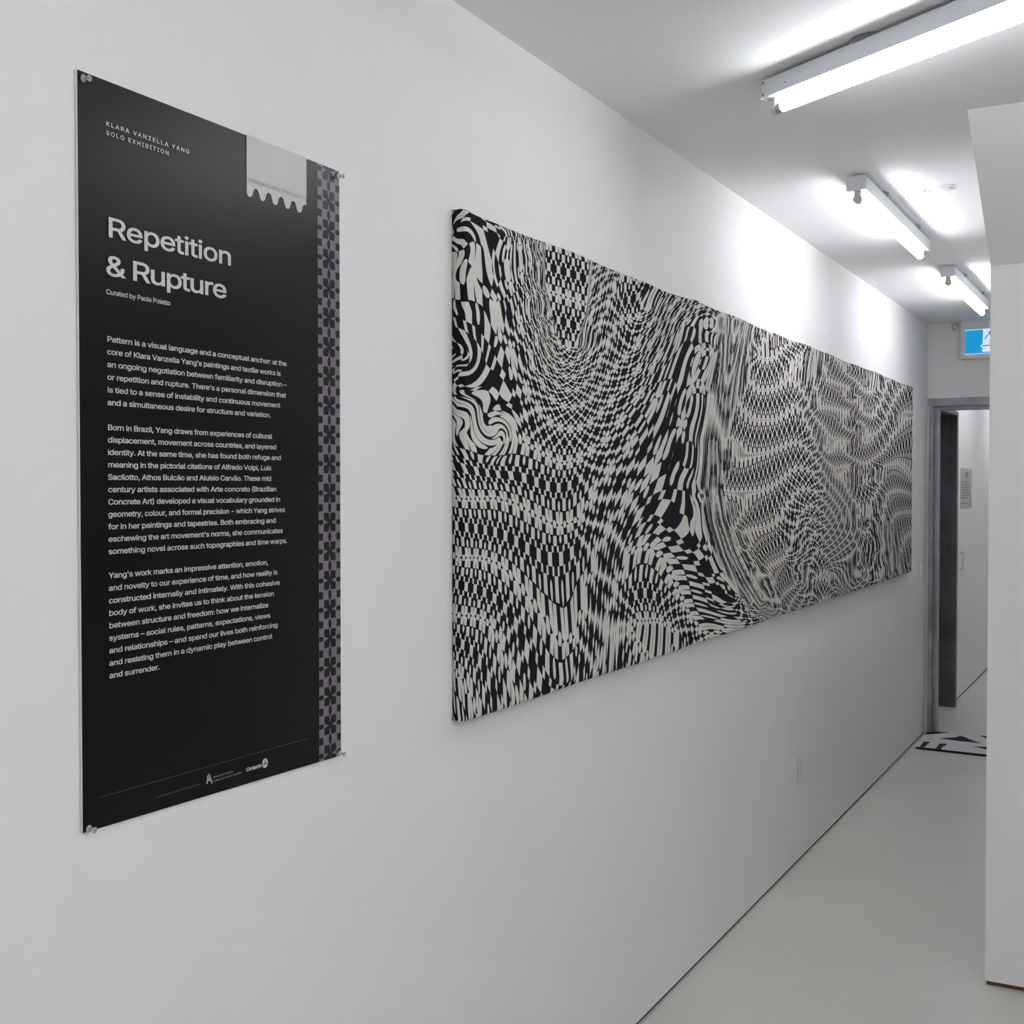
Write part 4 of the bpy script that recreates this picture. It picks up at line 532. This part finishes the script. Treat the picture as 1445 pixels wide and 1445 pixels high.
def line(txt, y0, z, sz, y1, tr=-22): return (txt, y0, z, sz, y1, tr)
pp(text_obj('tag_lettering', [line('UNDERSCORE PROJECTS', 1.5835, 2.1287, .0118, 1.7408, 120)], mat('tag_ink', (.22, .22, .22), .5), pan, .00685, 4))
pp(text_obj('artist_lettering', [line('KLARA VANZELLA YANG', 1.2748, 2.1409, .0121, 1.4447, 130), line('SOLO EXHIBITION', 1.2747, 2.1278, .0121, 1.4000, 130)], INK, pan, XT, 14))
pp(text_obj('title_lettering', [line('Repetition', 1.2775, 1.9800, .0555, 1.5405)], INK, pan, XT, 11))
pp(text_obj('title_lettering', [line('& Rupture', 1.2745, 1.9237, .0555, 1.5275, -38)], INK, pan, XT, 11))
pp(text_obj('curator_lettering', [line('Curated by Paola Poletto', 1.2728, 1.8955, .0140, 1.4012)], INK, pan, XT, 8))
P1 = ["Pattern is a visual language and a conceptual anchor: at the", "core of Klara Vanzella Yang's paintings and textile works is",
      "an ongoing negotiation between familiarity and disruption –", "or repetition and rupture. There's a personal dimension that",
      "is tied to a sense of instability and continuous movement", "and a simultaneous desire for structure and variation."]
P2 = ["Born in Brazil, Yang draws from experiences of cultural", "displacement, movement across countries, and layered",
      "identity. At the same time, she has found both refuge and", "meaning in the pictorial citations of Alfredo Volpi, Luis",
      "Sacilotto, Athos Bulcão and Aluísio Carvão. These mid", "century artists associated with Arte concreto (Brazilian",
      "Concrete Art) developed a visual vocabulary grounded in", "geometry, colour, and formal precision - which Yang strives",
      "for in her paintings and tapestries. Both embracing and", "eschewing the art movement's norms, she communicates",
      "something novel across such topographies and time warps."]
P3 = ["Yang's work marks an impressive attention, emotion,", "and novelty to our experience of time, and how reality is",
      "constructed internally and intimately. With this cohesive", "body of work, she invites us to think about the tension",
      "between structure and freedom: how we internalize", "systems – social rules, patterns, expectations, views",
      "and relationships – and spend our lives both reinforcing", "and resisting them in a dynamic play between control", "and surrender."]
ENDS = [1.683, 1.6669, 1.6822, 1.6811, 1.665, 1.6401, 1.6425, 1.6539, 1.6669, 1.6404, 1.6404, 1.6541, 1.6642, 1.6772, 1.6522, 1.671, 1.683,
        1.6314, 1.656, 1.6621, 1.6465, 1.6314, 1.6365, 1.656, 1.6412, 1.3737]
k = 0
for nm, ls, za, zb in (('first_paragraph', P1, 1.8261, 1.7332), ('second_paragraph', P2, 1.6966, 1.5139), ('third_paragraph', P3, 1.4784, 1.3305)):
    rows = []
    for i, l in enumerate(ls):
        rows.append(line(l, 1.2740, za + (zb - za) * i / (len(ls) - 1), .0157, ENDS[k])); k += 1
    pp(text_obj(nm, rows, INK, pan, XT, 12))
pp(text_obj('sponsor_lettering', [line('The exhibition received support from', 1.3654, 1.1322, .0044, 1.4625)], mat('small_print', (.2, .2, .2), .5), pan, XT, 0))
pp(text_obj('council_lettering', [line("ONTARIO ARTS COUNCIL", 1.4918, 1.1362, .0044, 1.5405, 20)], INK, pan, XT, 0))
pp(text_obj('council_lettering', [line("CONSEIL DES ARTS DE L'ONTARIO", 1.4918, 1.1298, .0044, 1.5598, 20)], INK, pan, XT, 0))
pp(text_obj('province_lettering', [line('Ontario', 1.5735, 1.1300, .0118, 1.6120)], INK, pan, XT, 22))
def flat(name, polys, m, x=XT, th=.0003):
    bm = bmesh.new()
    for pl in polys:
        A = [bm.verts.new((x, y, z)) for y, z in pl]; B = [bm.verts.new((x - th, y, z)) for y, z in pl]
        bm.faces.new(A); bm.faces.new(B[::-1])
        for i in range(len(pl)): bm.faces.new((A[i], A[(i + 1) % len(pl)], B[(i + 1) % len(pl)], B[i]))
    return pp(from_bm(name, bm, m, pan))
flat('rule_line', [[(1.2543, 1.1583), (1.7398, 1.1553), (1.7398, 1.1561), (1.2543, 1.1592)]], mat('rule_print', (.08, .08, .08), .5))
# arts council mark: a leaning figure-like letter A made of strokes
def stroke(a, b, w):
    d = Vector((b[0] - a[0], b[1] - a[1])).normalized() * w; n_ = (-d.y, d.x)
    return [(a[0] - n_[0], a[1] - n_[1]), (b[0] - n_[0], b[1] - n_[1]), (b[0] + n_[0], b[1] + n_[1]), (a[0] + n_[0], a[1] + n_[1])]
flat('council_mark', [stroke((1.4772, 1.1300), (1.4822, 1.1445), .0014), stroke((1.4822, 1.1445), (1.4893, 1.1285), .0014),
                      stroke((1.4778, 1.1352), (1.4872, 1.1352), .0011), [(1.4770, 1.1400), (1.4795, 1.1440), (1.4830, 1.1455), (1.4862, 1.1425), (1.4845, 1.1385), (1.4800, 1.1375)]], INK)
c0 = (1.6215, 1.1345)
flat('province_disc', [[(c0[0] + .0072 * math.cos(a * math.pi / 12), c0[1] + .0082 * math.sin(a * math.pi / 12)) for a in range(24)]], INK)
tri = []
for a0 in (90, 210, 330):
    a0 = math.radians(a0); dx, dy = math.cos(a0), math.sin(a0)
    tri.append([(c0[0], c0[1]), (c0[0] + .003 * dx - .0018 * dy, c0[1] + .003 * dy + .0018 * dx), (c0[0] + .0056 * dx, c0[1] + .0056 * dy), (c0[0] + .003 * dx + .0018 * dy, c0[1] + .003 * dy - .0018 * dx)])
flat('province_flower', tri, PRINT, XT + .0002)

# clear push pins in the corners of the panel
PINM = mat('clear_plastic', (.9, .9, .92), .08, spec=.5, trans=.75)
pins = [('clear push pin in the upper left corner of the black text panel', PYL + .009, 2.197, .9),
        ('clear push pin in the upper right corner of the black text panel', PYR - .005, 2.194, .3),
        ('clear push pin in the lower left corner of the black text panel', PYL + .009, 1.118, .6),
        ('clear push pin in the lower right corner of the black text panel', PYR - .006, 1.110, 0.)]
for lb, y, z, tl in pins:
    t = thing('push_pin', lb, 'pin', (.0062, y, z), 0, 'clear push pins holding the text panel')
    ax = Vector((1, .12 * tl, -.1))
    lathe('pin_body', [(0, .0052), (.0012, .0058), (.0026, .0048), (.0036, .0026), (.0090, .0022), (.0100, .0040), (.0118, .0048), (.0128, .0036)], ax, (0, 0, 0), PINM, t, 20)
    lathe('needle', [(-.0062, .0003), (.006, .0005)], ax, (0, 0, 0), SCREW, t, 8)

# ------------------------------------------------------------------ outlet and switch on the left wall
def plate(name, label, cat, y, z, kind):
    t = thing(name, label, cat, (0, y, z))
    box('cover_plate', (0, -.036, -.058), (.0055, .036, .058), PLAST, t, .0022)
    if kind == 'outlet':
        b = box('receptacle', (.005, -.0165, -.034), (.0085, .0165, .034), PLAST, t, .001)
        for zz in (.018, -.018):
            for yy, h in ((-.006, .005), (.006, .004)): box('slot', (.0084, yy - .0009, zz - h), (.0087, yy + .0009, zz + h), DARKH, b)
            lathe('slot', [(.0084, .0022), (.0087, .0022)], (1, 0, 0), (0, 0, zz - .0105), DARKH, b, 10)
    else:
        bm = bmesh.new(); V = [bm.verts.new(c) for c in ((.005, -.0165, -.034), (.005, .0165, -.034), (.005, .0165, .034), (.005, -.0165, .034),
                                                       (.0075, -.0165, -.034), (.0075, .0165, -.034), (.0125, .0165, .034), (.0125, -.0165, .034))]
        for f in ((0, 3, 2, 1), (4, 5, 6, 7), (0, 1, 5, 4), (1, 2, 6, 5), (2, 3, 7, 6), (3, 0, 4, 7)): bm.faces.new([V[i] for i in f])
        bmesh.ops.bevel(bm, geom=bm.edges[:], offset=.001, segments=2, affect='EDGES')
        from_bm('rocker', bm, PLAST, t)
    for zz in (.048, -.048): lathe('screw', [(.005, .003), (.0063, .003), (.0066, .002)], (1, 0, 0), (0, 0, zz), PLAST, t, 12)
plate('wall_outlet', 'white power outlet low on the left wall below the stretched textile', 'outlet', 5.124, .398, 'outlet')
plate('light_switch', 'white rocker light switch at the far end of the textile beside the steel door frame', 'switch', 8.01, 1.084, 'switch')

# ------------------------------------------------------------------ end wall: sign and round sensor; ceiling cover
t = thing('sign_box', 'white box sign with a blue pictogram above the steel door frame', 'sign', (.2135, EY, 2.43))
bm = bmesh.new(); X0, X1, ZA, ZB = 0, .56, 0, .24
D_ = -.06
fx = .026
for lo, hi in (((X0, D_, ZA), (fx, 0, ZB)), ((X1 - fx, D_, ZA), (X1, 0, ZB)), ((fx, D_, ZA), (X1 - fx, 0, ZA + fx)), ((fx, D_, ZB - .058), (X1 - fx, 0, ZB))): add_box(bm, lo, hi, .002)
from_bm('sign_housing', bm, mat('sign_shell', (.85, .84, .85), .45), t)
def lit(name, c, s): return mat(name, c, .5, emit=c, estr=s)
BL = lit('lit_blue', (.0, .25, .52), .42); WH = lit('lit_white', (.72, .82, 1.), .30)
box('sign_face', (fx, -.052, fx), (X1 - fx, -.01, ZB - .058), BL, t)
# white doorway field with a hand and arm in blue, the lower part of a figure
box('lit_border', (fx, -.0535, ZB - .0615), (X1 - fx, -.052, ZB - .058), WH, t)
box('lit_border', (fx, -.0535, fx), (X1 - fx, -.052, fx + .004), WH, t)
hx = .131
prism('pictogram', [(hx, fx + .012), (hx - .006, fx + .02), (hx + .004, fx + .034), (hx - .004, fx + .038), (hx - .013, fx + .047), (hx - .010, fx + .056), (hx, fx + .062), (hx + .002, fx + .152), (hx + .16, fx + .152), (hx + .16, fx + .012)], 1, -.0545, -.0522, WH, t)
DB = lit('lit_dark_blue', (.02, .10, .30), .2)
prism('pictogram_line', [(hx - .006, fx + .047), (hx + .05, fx + .050), (hx + .05, fx + .055), (hx - .006, fx + .053)], 1, -.0552, -.0545, DB, t)
prism('pictogram_line', [(hx + .010, fx + .094), (hx + .014, fx + .090), (hx + .034, fx + .120), (hx + .029, fx + .123)], 1, -.0552, -.0545, DB, t)
lathe('pictogram_line', [(.0545, .020), (.0552, .020)], (0, -1, 0), (hx + .055, 0, fx + .128), DB, t, 20)

t = thing('round_sensor', 'small round white sensor on the end wall left of the blue sign', 'sensor', (.171, EY, 2.640))
lathe('sensor_base', [(0, .022), (.008, .022), (.012, .019)], (0, -1, 0), (0, 0, 0), mat('sensor_grey', (.6, .6, .57), .5), t, 28)
lathe('sensor_dome', [(.011, .013), (.018, .012), (.023, .008), (.025, .003)], (0, -1, 0), (0, 0, 0), mat('sensor_lens', (.9, .9, .82), .25), t, 24)

t = thing('ceiling_cover', 'flat round white cover plate screwed to the ceiling beside the middle strip light', 'cover', (.664, 4.487, CZ))
lathe('cover_disc', [(0, .052), (-.003, .052), (-.005, .049)], (0, 0, 1), (0, 0, 0), CEIL, t, 40)
for a in (-2.9, -.35): lathe('screw', [(-.005, .003), (-.0065, .003), (-.007, .0015)], (0, 0, 1), (.038 * math.cos(a), .038 * math.sin(a), 0), SCREW, t, 10)
lathe('ceiling_hook', [(0, .0025), (-.012, .002)], (0, 0, 1), (-.052, -.012, 0), SCREW, t, 8)

# ------------------------------------------------------------------ rug in the doorway
RB = mat('rug_black', (.010, .011, .013), .95, bump=.8, bscale=400)
RW = mat('rug_white', (.72, .72, .73), .95, noise=.06, nscale=40, bump=.8, bscale=400)
rug = thing('rug', 'black and white patterned rug on the floor in front of the steel door frame', 'rug', (.03, 7.66, 0))
ro = Matrix.Translation((-.03, -7.66, 0))
def rp(name, pts, z0, z1, m):
    o = prism(name, pts, 2, z0, z1, m, rug); o.matrix_parent_inverse = ro; return o
rp('pile', [(.030, 7.682), (.83, 7.640), (.83, 8.23), (.020, 8.224)], 0, .012, RW)
rp('border', [(.038, 7.672), (.83, 7.630), (.83, 7.641), (.038, 7.684)], 0, .0125, RB)
for pts in ([(.020, 8.085), (.020, 8.222), (.15, 8.224), (.119, 8.193)],
            [(.122, 8.008), (.209, 8.096), (.232, 8.160), (.311, 8.050), (.376, 7.977), (.32, 7.984), (.25, 7.984)],
            [(.058, 7.686), (.052, 7.863), (.088, 7.870), (.084, 7.690)],
            [(.150, 7.680), (.150, 7.846), (.184, 7.863), (.193, 7.829), (.178, 7.745), (.187, 7.676)],
            [(.335, 8.226), (.50, 8.228), (.50, 8.10), (.37, 8.175)], [(.345, 7.860), (.47, 7.895), (.60, 7.82), (.47, 7.78)],
            [(.60, 8.05), (.66, 8.12), (.74, 8.0), (.68, 7.93)], [(.62, 7.66), (.60, 7.76), (.66, 7.78), (.68, 7.66)]):
    rp('black_motif', pts, .011, .0132, RB)
bm = bmesh.new()
for i in range(24):
    y = 7.69 + i * .0225; l = .012 + random.random() * .006
    add_box(bm, (.024 - l, y, 0), (.026, y + .008 + random.random() * .006, .006), .001)
o = from_bm('fringe', bm, RW, rug); o.matrix_parent_inverse = ro

# ------------------------------------------------------------------ passage: notice and pull
t = thing('wall_notice', 'pale printed notice on the white wall seen through the doorway', 'notice', (0, 9.975, 1.60))
box('notice_sheet', (0, -.295, -.157), (.002, .295, .157), mat('notice_paper', (.50, .50, .47), .6), t)
def nb(lo, hi, m): box('printed_line', lo, hi, m, t)
GI = mat('notice_ink', (.16, .16, .16), .6)
for i in range(7): nb((.002, -.27, .045 - i * .020), (.0024, (.24 if i % 3 else .20) - (.12 if i == 6 else 0), .052 - i * .020), GI)
nb((.002, -.05, .085), (.0024, -.005, .130), GI); nb((.002, .02, .085), (.0024, .09, .130), GI)
nb((.002, -.25, -.118), (.0024, .06, -.112), GI); nb((.002, .20, -.135), (.0024, .24, -.075), GI)
t = thing('door_pull', 'small white upright pull handle low on the passage wall below the notice', 'handle', (0, 9.66, 1.05))
bm = bmesh.new(); add_box(bm, (.022, -.010, -.075), (.034, .010, .075), .004); add_box(bm, (0, -.008, -.07), (.026, .008, -.054), .002); add_box(bm, (0, -.008, .054), (.026, .008, .07), .002)
from_bm('grip', bm, PLAST, t)
